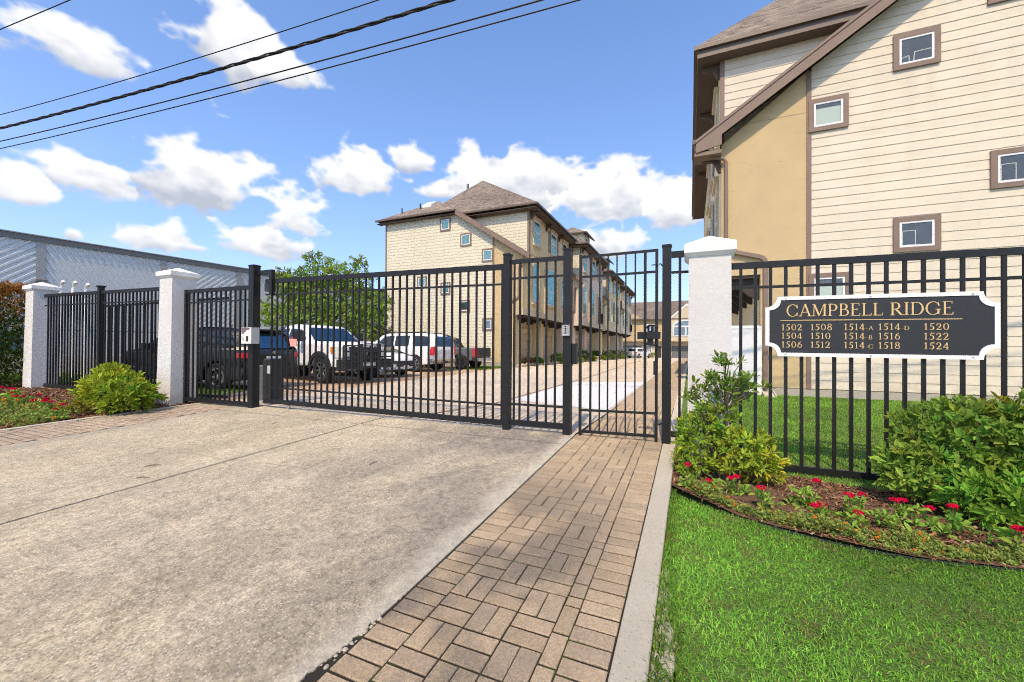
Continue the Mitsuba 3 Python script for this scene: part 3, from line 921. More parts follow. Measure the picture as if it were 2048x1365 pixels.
# latch: push bar and guard loop
m = MB().bar((-.60, FY(-.6) - .01, 1.575), (-.33, FY(-.3) - .01, 1.575), .03, .085)
m.put('push_bar', 'mat_black', pg)
lp = [(-.52, 1.51), (-.50, 1.66), (-.46, 1.70), (-.39, 1.70), (-.355, 1.66)]
MB().tube([(x, FY(x) - .03, z) for x, z in lp], .011, 6).put('guard_loop', 'mat_black', pg, True)
MB().tube([(x, FY(x) - .03, z) for x, z in [(-.52, 1.55), (-.50, 1.48), (-.44, 1.45), (-.38, 1.46), (-.355, 1.52)]], .011, 6).put('guard_loop', 'mat_black', pg, True)
put('lock', obox(-.485, -.415, FY(-.45) + .0, FY(-.45) + .04, 1.46, 1.70), 'mat_black', pg)
MB().bar((-.45, FY(-.45) - .012, 1.63), (-.445, FY(-.45) - .012, 1.70), .02, .02).put('handle', 'mat_steel', pg)
put('hinge_plate', obox(-.415, -.375, FY(-.4) + .028, FY(-.4) + .06, 1.09, 1.26), 'mat_black', pg)
MB().bar((-.44, FY(-.44) + .02, 2.445), (-.365, FY(-.37) + .02, 2.452), .012, .012).put('catch', 'mat_black', pg)
MB().tube([(-.355, FY(-.35) + .03, 2.45), (-.335, FY(-.33) + .03, 2.46), (-.315, FY(-.31) + .03, 2.43)], .008, 5).put('hinge', 'mat_black', pg)
MB().tube([(-.36, FY(-.35) + .03, .49), (-.34, FY(-.33) + .03, .48), (-.315, FY(-.31) + .03, .5)], .01, 5).put('hinge', 'mat_black', pg)

# fixed panel between the sliding gate's end post and the middle post
fx = thing('metal_fence', 'narrow black fence panel between the sliding gate and the keypad post', 'fence')
fence_section(fx, -2.31, -1.54, .05, 2.655, .06, 2.39, .62, .325, .075, [-2.272, -2.186, -2.056, -1.929, -1.801, -1.675], pw=.026)
k1 = post('black square gate post where the sliding gate ends', -2.425, -2.325, 0, .2, 2.72)
k2 = post('black square post with the keypad beside the pedestrian gate', -1.553, -1.450, 0, .2, 2.72)
k3 = post('black square post at the right side of the pedestrian gate', -.312, -.212, -.02, .2, 2.655)
k4 = post('black square gate post holding the white control box', -7.64, -7.50, -.02, .15, 2.92)
# sliding gate
sg = thing('sliding_gate', 'wide black sliding gate of vertical pickets across the driveway', 'gate')
fence_section(sg, -7.35, -2.43, .12, 2.675, .08, 2.385, .64, .345, .08, [-7.19 + .1382 * i for i in range(35)], top2=2.62, pw=.026)
put('wheel', trimesh.creation.cylinder(radius=.045, height=.03, transform=trimesh.transformations.translation_matrix((-6.75, FY(-6.7) + .12, .305)) @ trimesh.transformations.rotation_matrix(math.pi / 2, (1, 0, 0))), 'mat_steel', sg)
put('wheel', trimesh.creation.cylinder(radius=.045, height=.03, transform=trimesh.transformations.translation_matrix((-3.2, FY(-3.2) + .12, .31)) @ trimesh.transformations.rotation_matrix(math.pi / 2, (1, 0, 0))), 'mat_steel', sg)
put('gate_track', obox(-9.0, -2.4, 5.27, 5.31, .255, .272), 'mat_steel', sg)
MB().bar((-7.5, FY(-7.5) + .08, 2.80), (-7.13, FY(-7.1) + .08, 2.80), .06, .075).put('bracket_arm', 'mat_black', k4)
MB().box(-7.19, -7.12, FY(-7.1) + .05, FY(-7.1) + .12, 2.36, 2.84).put('bracket_arm', 'mat_black', k4)
put('roller', obox(-7.32, -7.2, FY(-7.2) + .06, FY(-7.2) + .2, 2.44, 2.58), 'mat_plastic', k4)
# left fence sections
lf = thing('metal_fence', 'black picket fence section between the middle pillar and the control box post', 'fence')
fence_section(lf, -9.56, -7.63, .0, 2.56, .075, 2.29, None, .28, .075, spaced(-9.5, -7.68, .138), pw=.028)
put('post', obox(-9.55, -9.49, FY(-9.5) - .03, FY(-9.5) + .03, .15, 2.56), 'mat_black', lf)
lf2 = thing('metal_fence', 'black picket fence section between the two left pillars behind the round shrub', 'fence')
fence_section(lf2, -15.34, -10.04, .0, 2.72, .075, 2.43, None, .34, .075, spaced(-15.25, -10.1, .138), pw=.028, top2=2.66)
put('post', obox(-12.78, -12.68, FY(-12.7) - .05, FY(-12.7) + .05, .2, 2.78), 'mat_black', lf2)
put('post_cap', obox(-12.80, -12.66, FY(-12.7) - .07, FY(-12.7) + .07, 2.78, 2.81), 'mat_black', lf2)
# parked fence behind: an inner run of pickets seen through the first
lf3 = thing('metal_fence', 'second black picket fence standing behind the left fence, seen through its pickets', 'fence')
for x in spaced(-14.6, -9.3, .33):
    put('picket', obox(x - .014, x + .014, 5.62, 5.65, .25, 2.45), 'mat_black', lf3)
for z in (2.45, .30):
    MB().bar((-14.7, 5.635, z), (-9.2, 5.635, z), .04, .05).put('rail', 'mat_black', lf3)

# keypad, boxes and tags
y2 = FY(-1.5)
kp = thing('keypad', 'small grey keypad fixed to the gate post', 'keypad')
put('housing', bevel_box(-1.56, -1.456, y2 - .035, y2 - .002, 1.575, 1.73, .004), 'mat_steel', kp)
put('hood', obox(-1.562, -1.454, y2 - .05, y2 - .036, 1.722, 1.735), 'mat_black', kp)
put('face', obox(-1.540, -1.476, y2 - .040, y2 - .0355, 1.59, 1.715), 'mat_box_white', kp)
for i in range(3):
    for j in range(4):
        put('button', obox(-1.533 + .0195 * i, -1.519 + .0195 * i, y2 - .046, y2 - .0405, 1.602 + .028 * j, 1.622 + .028 * j), 'mat_plastic', kp)
lb = thing('lock_box', 'black metal lock box on the keypad post', 'box')
MB().box(-1.552, -1.44, y2 - .012, y2 + .10, 1.18, 1.475).put('housing', 'mat_black', lb)
MB().box(-1.438, -1.38, y2 + .02, y2 + .12, 1.20, 1.475).put('cover', 'mat_black', lb)
cb = thing('control_box', 'white control box with peeled dark paint on the left gate post', 'box')
MB().box(-7.60, -7.32, 4.90, 5.05, 1.455, 1.755).put('housing', 'mat_box_side', cb)
MB().box(-7.60, -7.322, 4.895, 4.8985, 1.456, 1.754).put('front', 'mat_box_white', cb)
pl = Polygon([(-7.59, 1.75), (-7.42, 1.75), (-7.36, 1.735), (-7.38, 1.71), (-7.46, 1.705), (-7.47, 1.67), (-7.52, 1.665), (-7.53, 1.635), (-7.575, 1.64), (-7.592, 1.68)])
put('peeled_patch', prism(pl, 0, .0025, XZ(4.8948)), 'mat_peeled', cb, label='dark patch where the paint has peeled off')
put('lock_slot', obox(-7.455, -7.405, 4.888, 4.8945, 1.50, 1.595), 'mat_plastic', cb)
put('sticker', obox(-7.575, -7.52, 4.892, 4.8945, 1.52, 1.57), 'mat_box_side', cb)
put('reflector', obox(-7.655, -7.605, 4.93, 4.99, 1.58, 1.72), 'mat_orange', cb)
pk = thing('pink_tag', 'faded pink plastic bag tied to the sliding gate', 'bag')
yk = FY(-6.55) + .08
v = []
q = np.array([(-6.66, 1.55), (-6.58, 1.548), (-6.48, 1.545), (-6.47, 1.42), (-6.53, 1.395), (-6.64, 1.41)])
MB().hexa([(x, yk - .03 + .012 * (i % 2), z) for i, (x, z) in enumerate(q[[0, 2, 3, 5]])], [(x, yk - .012, z) for x, z in q[[0, 2, 3, 5]]]).put('bag', 'mat_pink', pk)
MB().tube([(-6.63, yk - .02, 1.55), (-6.60, yk, 1.59), (-6.57, yk - .02, 1.55)], .006, 5).put('tie', 'mat_red_lens', pk)
op = thing('gate_motor_box', 'dark grey gate motor cabinet with a white sticker behind the sliding gate', 'cabinet')
put('cabinet', bevel_box(-7.93, -7.62, 5.55, 5.78, .25, 1.16, .03), 'mat_plastic', op)
put('sticker', obox(-7.80, -7.66, 5.543, 5.5495, .86, 1.02), 'mat_plate', op)
pd = thing('concrete_bollard', 'short beige concrete bollard behind the left fence', 'bollard')
put('post', bevel_box(-8.55, -8.38, 5.75, 5.92, .2, 1.0, .03), 'mat_pedestal', pd)
put('base', obox(-8.58, -8.35, 5.72, 5.95, .18, .24), 'mat_pedestal', pd)

# ------------------------------------------------------------------ the sign
SY = FY(1.7) - .035
sn = thing('name_sign', 'black sign with white notched frame and gold lettering reading CAMPBELL RIDGE', 'sign')


def notched(x0, x1, z0, z1, r):
    return sbox(x0, z0, x1, z1).difference(unary_union([Point(x, z).buffer(r, 12) for x in (x0, x1) for z in (z0, z1)]))


SX0, SX1, SZ0, SZ1 = .765, 2.66, 1.335, 1.985


def TS(a, b, d):
    return np.c_[a, SY + .03 * (a - 1.7) - d, b + .01 * (1.7 - a) * .8]


out = notched(SX0, SX1, SZ0, SZ1, .115)
inn = notched(SX0 + .038, SX1 - .038, SZ0 + .038, SZ1 - .038, .109)
put('panel', prism(out.buffer(-.01), 0, .014, TS), 'mat_sign_black', sn)
put('border', prism(out.difference(inn), .002, .022, TS), 'mat_sign_white', sn)
for x in (SX0 + .19, (SX0 + SX1) / 2 - .02, SX1 - .19):
    for z in (SZ0 + .022, SZ1 - .022):
        put('screw', prism(Point(x, z).buffer(.008, 6), .0225, .027, TS), 'mat_steel', sn)

# hand-drawn serif letters in a unit of the capital height
def seg(a, b, w):
    return LineString([a, b]).buffer(w / 2, cap_style=2)


def serif(x, y, w=.30, t=.045):
    return sbox(x - w / 2, y - t / 2 + (t / 2 if y < .5 else -t / 2), x + w / 2, y + t / 2 + (t / 2 if y < .5 else -t / 2))


def ell(cx, cy, rx, ry):
    return aff.scale(Point(cx, cy).buffer(1, 24), rx, ry)


TK, TN = .135, .06


def glyphs():
    G = {}
    ring = ell(.5, .5, .5, .52).difference(ell(.515, .5, .385, .47))
    cut = Polygon([(.62, .5), (1.2, .84), (1.2, .16)])
    G['C'] = (unary_union([ring.difference(cut.buffer(.02)), sbox(.86, .68, .905, .98), sbox(.86, .04, .90, .2)]), .98)
    G['G'] = (unary_union([ring.difference(Polygon([(.62, .5), (1.2, .84), (1.2, .34), (.8, .3)])), sbox(.86, .68, .905, .98), sbox(.80, .05, .93, .44), sbox(.68, .40, 1.03, .445)]), 1.06)
    G['A'] = (unary_union([seg((.10, .0), (.47, 1.0), TN), seg((.47, 1.03), (.86, 0), TK), seg((.22, .34), (.74, .34), .05), serif(.09, 0, .28), serif(.86, 0, .34)]).intersection(sbox(-.2, 0, 1.2, 1.04)), .98)
    G['M'] = (unary_union([seg((.12, 0), (.16, 1), TN), seg((.16, 1), (.56, .04), TK), seg((.56, .04), (.95, 1), TN), seg((1.0, 1), (1.0, 0), TK), serif(.12, 0, .28), serif(1.0, 0, .34), sbox(.02, .955, .22, 1), sbox(.9, .955, 1.14, 1)]), 1.18)
    stem = lambda x: unary_union([seg((x, 0), (x, 1), TK), serif(x, 0, .32), serif(x, 1, .32)])
    bowl = lambda x, y0, y1, w, t=TK: ell(x, (y0 + y1) / 2, w, (y1 - y0) / 2).difference(ell(x, (y0 + y1) / 2, w - t, (y1 - y0) / 2 - .05)).intersection(sbox(x, -.1, 3, 1.2))
    arm = lambda x0, x1, y, t=.05: sbox(x0, y - t / 2, x1, y + t / 2)
    G['P'] = (unary_union([stem(.17), arm(.17, .42, .975), arm(.17, .42, .445), bowl(.40, .42, 1.0, .34)]), .78)
    G['B'] = (unary_union([stem(.17), arm(.17, .42, .975), arm(.17, .45, .525), arm(.17, .45, .025), bowl(.38, .50, 1.0, .30), bowl(.42, 0, .55, .36)]), .82)
    G['E'] = (unary_union([stem(.17), arm(.17, .66, .975), arm(.17, .52, .515), arm(.17, .70, .025), sbox(.625, .80, .665, 1), sbox(.49, .41, .525, .62), Polygon([(.66, 0), (.72, 0), (.745, .2), (.71, .2)])]), .78)
    G['L'] = (unary_union([stem(.17), arm(.17, .68, .025), Polygon([(.65, 0), (.71, 0), (.745, .23), (.71, .23)])]), .76)
    G['R'] = (unary_union([stem(.17), arm(.17, .42, .975), arm(.17, .42, .475), bowl(.40, .45, 1.0, .32), seg((.40, .48), (.82, 0), TK), serif(.88, 0, .22)]).intersection(sbox(-.1, 0, 1.1, 1.05)), .92)
    G['I'] = (stem(.17), .36)
    G['D'] = (unary_union([stem(.17), arm(.17, .45, .975), arm(.17, .45, .025), bowl(.43, 0, 1.0, .50)]), .98)
    G['0'] = (ell(.32, .5, .32, .51).difference(ell(.32, .5, .20, .46)), .66)
    G['1'] = (unary_union([seg((.20, 0), (.20, 1), .12), serif(.20, 0, .34), Polygon([(.0, .84), (.02, .80), (.16, .86), (.26, 1.0), (.18, 1.0)])]), .42)
    G['2'] = (unary_union([ell(.28, .70, .27, .31).difference(ell(.265, .72, .16, .235)).intersection(Polygon([(-.1, .66), (.27, .70), (.2, .45), (.7, .45), (.7, 1.1), (-.1, 1.1)])), Polygon([(.02, .0), (.02, .05), (.42, .52), (.52, .62), (.50, .48), (.17, .12), (.17, .0)]), sbox(.02, 0, .56, .105), Polygon([(.5, .0), (.56, 0), (.6, .2), (.56, .2)])]), .62)
    G['4'] = (unary_union([seg((.42, 0), (.42, 1), .12), sbox(.0, .24, .62, .31), Polygon([(.0, .26), (.0, .31), (.38, 1.0), (.46, 1.0), (.07, .28)]), serif(.42, 0, .32)]), .66)
    G['5'] = (unary_union([ell(.24, .31, .31, .32).difference(ell(.20, .31, .20, .255)).intersection(Polygon([(.0, .12), (.24, .30), (.05, .62), (.8, .7), (.8, -.1), (-.1, -.1), (-.1, .05)])), Polygon([(.10, .56), (.16, 1.0), (.54, 1.0), (.56, 1.06), (.56, .89), (.22, .89), (.17, .60)]), seg((.1, .56), (.25, .63), .06)]), .60)
    G['6'] = (unary_union([ell(.31, .31, .30, .325).difference(ell(.31, .31, .18, .265)), Polygon([(.01, .35), (.13, .36), (.24, .70), (.50, .98), (.47, 1.03), (.15, .78)])]), .64)
    G['8'] = (unary_union([ell(.30, .755, .245, .27).difference(ell(.30, .76, .145, .205)), ell(.30, .27, .30, .29).difference(ell(.30, .27, .185, .225))]), .62)
    G['-'] = (sbox(.03, .30, .25, .38), .28)
    return G


GL = glyphs()


def lettering(text, x, z, h, sp=.09, small=None):
    parts = []
    for i, ch in enumerate(text):
        if ch == ' ':
            x += h * .42
            continue
        hh = h
        if small is not None and i >= small:
            hh = h * .62
        g, w = GL[ch]
        parts.append(aff.translate(aff.scale(g, hh, hh, origin=(0, 0)), x, z))
        x += (w + sp) * hh
    return unary_union(parts), x


def text_width(text, h, sp=.09):
    return sum(h * .42 if ch == ' ' else (GL[ch][1] + sp) * h for ch in text)


tw = text_width('CAMPBELL RIDGE', 1.0, .08)
TX0, TX1 = .965, 2.345
hh = .128
g, xe = lettering('CAMPBELL RIDGE', 0, 0, hh, .08)
g = aff.affine_transform(g, [(TX1 - TX0) / xe, 0, 0, 1, TX0, 1.768])
put('title_lettering', prism(g, .0145, .018, TS), 'mat_sign_gold', sn, label='gold lettering CAMPBELL RIDGE')
put('rule', prism(sbox(.905, 1.722, 2.395, 1.729), .0145, .018, TS), 'mat_sign_gold', sn)
cols = [(.92, ['1502', '1504', '1506']), (1.185, ['1508', '1510', '1512']), (1.475, ['1514-A', '1514-B', '1514-C']), (1.76, ['1514-D', '1516', '1518']), (2.115, ['1520', '1522', '1524'])]
for x, rows in cols:
    for i, t in enumerate(rows):
        g, xe = lettering(t, x, 1.618 - .094 * i, .066, .17, 4)
        put('number_lettering', prism(g, .0145, .018, TS), 'mat_sign_gold', sn, label='gold house number ' + t)
# ------------------------------------------------------------------ buildings
def YZX(x0, s):  # polygon in (y, z); depth d towards the drive; s = +1 when the face looks towards +x
    return lambda a, b, d: np.c_[x0 + s * d, a, b]


def lap_board(poly, za, zb, y0, dep=.015):
    """One lap-siding board clipped to a polygon (x, z): its lower edge stands proud."""
    m = prism(poly, 0, 1, XZ(0))
    v = m.vertices
    f = v[:, 1] < -.5
    t = np.clip((zb - v[:, 2]) / (zb - za), 0, 1)
    v[:, 1] = np.where(f, y0 - (.003 + dep * t), y0 + .002)
    m.vertices = v
    return m


def siding(holder, region, y0, z0, z1, pitch, mat, rng, joined=None, joints=True):
    x0, _, x1, _ = region.bounds
    mb = MB()
    z = z0
    while z < z1:
        strip = region.intersection(sbox(x0 - 1, z + (.009 if joined else .004), x1 + 1, z + pitch - .001))
        for q in polys(strip):
            xs = [q.bounds[0]]
            if joints:
                x = q.bounds[0] + rng.uniform(1.2, 4.4)
                while x < q.bounds[2] - .4:
                    xs.append(x)
                    x += 3.66
            xs.append(q.bounds[2])
            for a, b in zip(xs[:-1], xs[1:]):
                for s in polys(q.intersection(sbox(a + .0007, z, b - .0007, z + pitch))):
                    me = lap_board(s, z, z + pitch, y0, .014 if joined else .015)
                    if joined:
                        mb.add(me.vertices, me.faces)
                    else:
                        put('siding_board', me, mat, holder)
        z += pitch
    if joined:
        mb.put(joined, mat, holder, kind='stuff', label='cream lap siding boards')


def side_window(h, x0, x1, z0, z1, y0, film=None, blind=None, fr=.115, label=None):
    """A small square window on a gable wall: brown trim, white vinyl frame, pane, flat dark panel for the unlit interior."""
    w = put('window', prism(sbox(x0, z0, x1, z1).difference(sbox(x0 + fr, z0 + fr, x1 - fr, z1 - fr)), .0, .055, XZ(y0)), 'mat_trim', h, **({'label': label} if label else {}))
    a0, a1, b0, b1 = x0 + fr, x1 - fr, z0 + fr, z1 - fr
    put('frame', prism(sbox(a0, b0, a1, b1).difference(sbox(a0 + .045, b0 + .045, a1 - .045, b1 - .045)), .0, .042, XZ(y0)), 'mat_white_vinyl', w)
    if film:
        put('pane', prism(sbox(a0 + .04, b0 + .04, a1 - .04, b1 - .04), .016, .024, XZ(y0)), film, w)
        return w
    put('room', obox(a0 + .04, a1 - .04, y0 - .019, y0 + .001, b0 + .04, b1 - .04), 'mat_room', w)  # flat dark panel behind the pane, unlit interior painted as colour
    if blind == 'blind':
        put('blind', obox(a0 + .05, a1 - .05, y0 - .0225, y0 - .0195, b0 + .04, b1 - .16), 'mat_blind', w)
    elif blind == 'picture':
        put('picture_frame', prism(sbox(a0 + .06, b0 + .05, a0 + .32, b1 - .22).difference(sbox(a0 + .075, b0 + .06, a0 + .305, b1 - .235)), .0195, .0215, XZ(y0)), 'mat_picture', w)
    elif blind == 'frames':
        put('picture_frame', prism(LineString([(a0 + .06, b0 + .17), (a0 + .19, b0 + .21), (a0 + .20, b0 + .05)]).buffer(.008), .0195, .0215, XZ(y0)), 'mat_picture', w)
        put('picture_frame', prism(LineString([(a0 + .28, b0 + .05), (a0 + .30, b0 + .27), (a1 - .06, b0 + .28)]).buffer(.009), .0195, .0215, XZ(y0)), 'mat_picture', w)
    v = [(a0 + .04, y0 - .029, b0 + .04), (a1 - .04, y0 - .029, b0 + .04), (a1 - .04, y0 - .029, b1 - .04), (a0 + .04, y0 - .029, b1 - .04)]
    put('pane', (v, [(0, 1, 2, 3)]), 'mat_pane', w)
    return w


def roof_part(h, name, faces, thick=.09, label=None):
    """Roof planes given as point loops, with a thickness below."""
    m = MB()
    for f in faces:
        f = np.asarray(f, float)
        n = np.cross(f[1] - f[0], f[2] - f[0])
        if n[2] < 0:
            f = f[::-1]
        lo = f - np.array([0, 0, thick])
        k = len(f)
        m.add(np.vstack([f, lo]), [(0, i, i + 1) for i in range(1, k - 1)] + [(k, k + i + 1, k + i) for i in range(1, k - 1)])
        i = np.arange(k)
        j = (i + 1) % k
        m.add(np.vstack([f, lo]), np.c_[i, i + k, j + k, j])
    return m.put(name, 'mat_shingle', h, **({'label': label} if label else {}))


def gutter(h, pts, name='gutter', sz=.115):
    m = MB()
    for a, b in zip(pts[:-1], pts[1:]):
        m.bar(a, b, sz, sz)
    m.put(name, 'mat_gutter', h)


def face_window(h, X, s, y0, y1, z0, z1, film='mat_film', arch=False, shutters=False, trim='mat_band', mull=True):
    """A tall window on a wall facing the drive (plane x = X, looking along s)."""
    w = y1 - y0
    op = sbox(y0, z0, y1, z1)
    if arch:
        op = unary_union([op, aff.scale(Point((y0 + y1) / 2, z1).buffer(1, 12), w / 2, w * .42)])
    big = op.buffer(.11, join_style=2)
    k = put('window', prism(big.difference(op), 0, .06, YZX(X, s)), trim, h)
    put('frame', prism(unary_union([op.difference(op.buffer(-.05)), sbox(y0, (z0 + z1) / 2 - .025, y1, (z0 + z1) / 2 + .025)]), 0, .045, YZX(X, s)), 'mat_white_vinyl', k)
    put('pane', prism(op.buffer(-.04), .01, .022, YZX(X, s)), film, k)
    put('sill', prism(sbox(y0 - .16, z0 - .2, y1 + .16, z0 - .11), 0, .13, YZX(X, s)), trim, k)
    if not arch:
        put('head', prism(sbox(y0 - .16, z1 + .11, y1 + .16, z1 + .26), 0, .14, YZX(X, s)), trim, k)
    if shutters:
        for a in (y0 - .55, y1 + .13):
            put('shutter', prism(sbox(a, z0, a + .42, z1), 0, .05, YZX(X, s)), 'mat_trim', k)
    return k


def corbel(h, X, s, y, z, d=.5, hh=.42):
    p = Polygon([(0, 0), (d, 0), (d, -.1), (d * .72, -.16), (d * .42, -.17), (d * .26, -.3), (.08, -hh), (0, -hh)])
    put('corbel', prism(p, -.07, .07, lambda a, b, dd: np.c_[X + s * a, y + dd, z + b]), 'mat_soffit', h)


def drive_side(h, X, s, Y0, Y1, zbase, zf, zeave, wall, rows, garages, ov=.95, balcony=None):
    """Wall towards the drive: recessed garage level, brackets, windows, corbels. X wall plane, s the way it looks."""
    for (y0, y1) in garages:
        Xg = X - s * (ov + .35)
        put('garage_door', obox(min(Xg, Xg - s * .06), max(Xg, Xg - s * .06), y0, y1, zbase, zbase + 2.25), 'mat_garage', h)
        m = MB()
        for k in range(1, 4):
            m.box(min(Xg, Xg + s * .012), max(Xg, Xg + s * .012), y0, y1, zbase + .56 * k - .012, zbase + .56 * k + .012)
        m.put('panel_line', 'mat_trim', h)
        put('garage_surround', prism(sbox(y0 - .25, zbase, y1 + .25, zbase + 2.55).difference(sbox(y0, zbase, y1, zbase + 2.25)), 0, .1, YZX(Xg, s)), wall, h)
    n = max(3, int((Y1 - Y0) / 1.45))
    for k in range(n):
        y = Y0 + .4 + (Y1 - Y0 - .8) * k / (n - 1)
        put('bracket', prism(Polygon([(0, 0), (ov + .2, 0), (ov + .2, -.12), (.25, -.42), (0, -.42)]), -.08, .08, lambda a, b, d, y=y: np.c_[X - s * (ov + .2) + s * a, y + d, zf + b]), 'mat_dark_wood', h)
    put('band', obox(min(X, X + s * .05), max(X, X + s * .05), Y0 - .05, Y1, zf, zf + .38), 'mat_band', h)
    for (y0, y1, z0, z1, arch, sh) in rows:
        face_window(h, X, s, y0, y1, z0, z1, arch=arch, shutters=sh)
    for k in range(4):
        corbel(h, X, s, Y0 + 1.3 + (Y1 - Y0 - 1.6) * k / 3, zeave - .06)


rs2 = np.random.default_rng(3)

# ---- right townhouse: siding gable wall towards the camera
RY, RM = 13.2, 13.75
rh = thing('townhouse', 'cream siding townhouse with a gold stucco corner behind the name sign', 'building')
rk = lambda x: 7.02 + .66 * (x - .155)     # lower edge of the rake board
wall_sid = Polygon([(2.97, .36), (14, .36), (14, 11.4), (9.0, 12.6), (6.5, 11.35), (2.97, rk(2.97) + .1)])
put('wall', prism(Polygon([(1.80, .36), (1.80, 3.50), (.82, 3.50), (.82, 7.30), (2.90, rk(2.90) + .1), (2.9, .36)]), -.30, .006, XZ(RY)), 'mat_stucco_gold', rh, label='gold stucco corner wall with hairline cracks')
put('backing_wall', prism(wall_sid, -.30, 0, XZ(RY)), 'mat_siding_gap', rh)
siding(rh, wall_sid.intersection(sbox(2.0, 0, 8.6, 13)), RY, .36, 12.2, .2305, 'mat_siding', rs2)
siding(rh, wall_sid.intersection(sbox(8.6, 0, 15, 13)), RY, .36, 12.2, .2305, 'mat_siding', rs2, joined='siding_boards')
up_sid = Polygon([(.90, 7.2), (8.0, 7.2), (8.0, 10.12), (.90, 10.12)])
put('backing_wall', prism(Polygon([(.82, 7.2), (14, 7.2), (14, 10.3), (.82, 10.3)]), -.30, 0, XZ(RM)), 'mat_siding_gap', rh)
siding(rh, up_sid.intersection(sbox(.9, 7.2, 5.2, 10.2)), RM, 7.25, 10.1, .2305, 'mat_siding', rs2)
put('foundation', obox(1.8, 14, RY - .025, RY + .3, -.1, .345), 'mat_slab_grey', rh)
put('corner_board', obox(2.86, 2.965, RY - .038, RY, .34, rk(2.9) + .05), 'mat_trim', rh)
put('corner_board', obox(.805, .93, RM - .03, RM, 7.2, 10.12), 'mat_trim', rh)
put('joint_strip', obox(1.2, 2.86, RY - .010, RY, 7.79, 7.80), 'mat_trim', rh)
for a in ((4.66, 5.55, 8.41, 9.30, 'frames'), (2.90, 3.76, 7.22, 8.09, 'blind'), (6.42, 7.30, 5.18, 6.07, 'picture'), (4.66, 5.55, 3.845, 4.71, 'picture'), (6.38, 7.26, 9.52, 10.40, 'frames'), (2.91, 3.80, 2.56, 3.43, 'blind')):
    side_window(rh, a[0], a[1], a[2], a[3], RY - .012, None, a[4])
# rake board and the catslide roof over it
oy = .42
sl = .66
xa, xb, xt = .13, 9.0, 9.0
rz = lambda x: 7.02 + sl * (x - .155)
put('rake_board', prism(Polygon([(.14, rz(.14) + .0), (.14, rz(.14) + .33), (xt, rz(xt) + .33), (xt, rz(xt)), (.80, rz(.8) - .02), (.80, rz(.14) + .13)]), 0, .035, XZ(RY - oy)), 'mat_trim', rh)
put('rake_trim', prism(Polygon([(.12, rz(.12) + .28), (.12, rz(.12) + .36), (xt, rz(xt) + .36), (xt, rz(xt) + .28)]), .036, .06, XZ(RY - oy)), 'mat_trim', rh)
put('soffit', prism(Polygon([(.16, rz(.16) + .20), (.16, rz(.16) + .26), (xt, rz(xt) + .26), (xt, rz(xt) + .20)]), -oy - .02, -.001, XZ(RY - oy)), 'mat_soffit', rh)
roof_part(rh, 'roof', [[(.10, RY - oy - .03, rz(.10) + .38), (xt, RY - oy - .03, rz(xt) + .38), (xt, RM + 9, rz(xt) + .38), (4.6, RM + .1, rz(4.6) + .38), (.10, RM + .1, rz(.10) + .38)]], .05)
put('frieze', obox(.83, 2.86, RY - .02, RY, 7.0, 7.0), 'mat_trim', rh) if False else None
roof_part(rh, 'roof', [[(xt, RY - oy - .03, rz(xt) + .38), (18, RY - oy - .03, rz(xt) + .38 - .66 * (18 - xt)), (18, RM + 9, rz(xt) + .38 - .66 * (18 - xt)), (xt, RM + 9, rz(xt) + .38)]], .05)
# main hip roof of the body behind
ez, ex = 10.42, .12
ey = RM - .48
A = (ex + 5.2, ey + 3.2, ez + 4.0)
roof_part(rh, 'roof', [[(ex, ey, ez), (14, ey, ez), (10, A[1], A[2]), A], [(ex, ey, ez), A, (A[0], 26, A[2]), (ex, 31, ez)]], .06)
gutter(rh, [(ex + .02, ey + .02, ez - .06), (9, ey + .02, ez - .06)])
gutter(rh, [(ex + .02, ey - .03, ez - .06), (ex + .02, 30, ez - .06)])
put('fascia', obox(ex + .06, 9, ey + .05, ey + .08, ez - .33, ez - .08), 'mat_gutter', rh)
put('fascia', obox(ex + .06, ex + .09, ey + .05, 30, ez - .33, ez - .08), 'mat_gutter', rh)
put('soffit', obox(ex + .09, 9, ey + .08, RM + .1, ez - .32, ez - .29), 'mat_soffit', rh)
put('soffit', obox(ex + .09, .95, RM + .1, 30, ez - .32, ez - .29), 'mat_soffit', rh)
# drive side of the right house, seen edge-on
put('side_wall', obox(.821, 1.1, RY + .31, 30, 3.5, 7.25), 'mat_stucco_olive', rh)
put('side_wall', obox(.822, 1.1, RM + .31, 30, 7.25, 10.3), 'mat_stucco_olive', rh)
put('side_wall', obox(1.80, 2.1, RY + .30, 30, .1, 3.5), 'mat_stucco_olive', rh)
put('overhang_floor', obox(.85, 1.85, RY + .05, 30, 3.42, 3.5), 'mat_soffit', rh)
put('band', obox(.76, .85, RY - .03, 30, 3.5, 3.86), 'mat_band', rh)
for (y0, y1, z0, z1, sh) in ((14.6, 15.7, 8.0, 9.5, False), (17.4, 18.5, 8.0, 9.5, True), (20.4, 21.5, 8.0, 9.5, False), (14.5, 15.6, 4.5, 6.6, False), (17.2, 18.6, 4.5, 6.7, True), (20.5, 21.5, 4.5, 6.6, True)):
    face_window(rh, .82, -1, y0, y1, z0, z1, shutters=sh)
for y_ in (13.9, 16.6, 19.4, 22.2):
    corbel(rh, .82, -1, y_, ez - .33)
for y_ in (13.5, 14.9, 16.3, 17.7, 19.1):
    put('bracket', prism(Polygon([(0, 0), (1.15, 0), (1.15, -.14), (.9, -.2), (.7, -.28), (.5, -.3), (.3, -.5), (0, -.62)]), -.09, .09, lambda a, b, d, y_=y_: np.c_[1.85 - a, y_ + d, 3.42 + b]), 'mat_dark_wood', rh)
corbel(rh, .82, -1, 13.28, 7.05, .6, .5)
put('eave_return', obox(.10, .80, RY - oy + .001, RY + .2, 6.92, 7.02), 'mat_trim', rh)
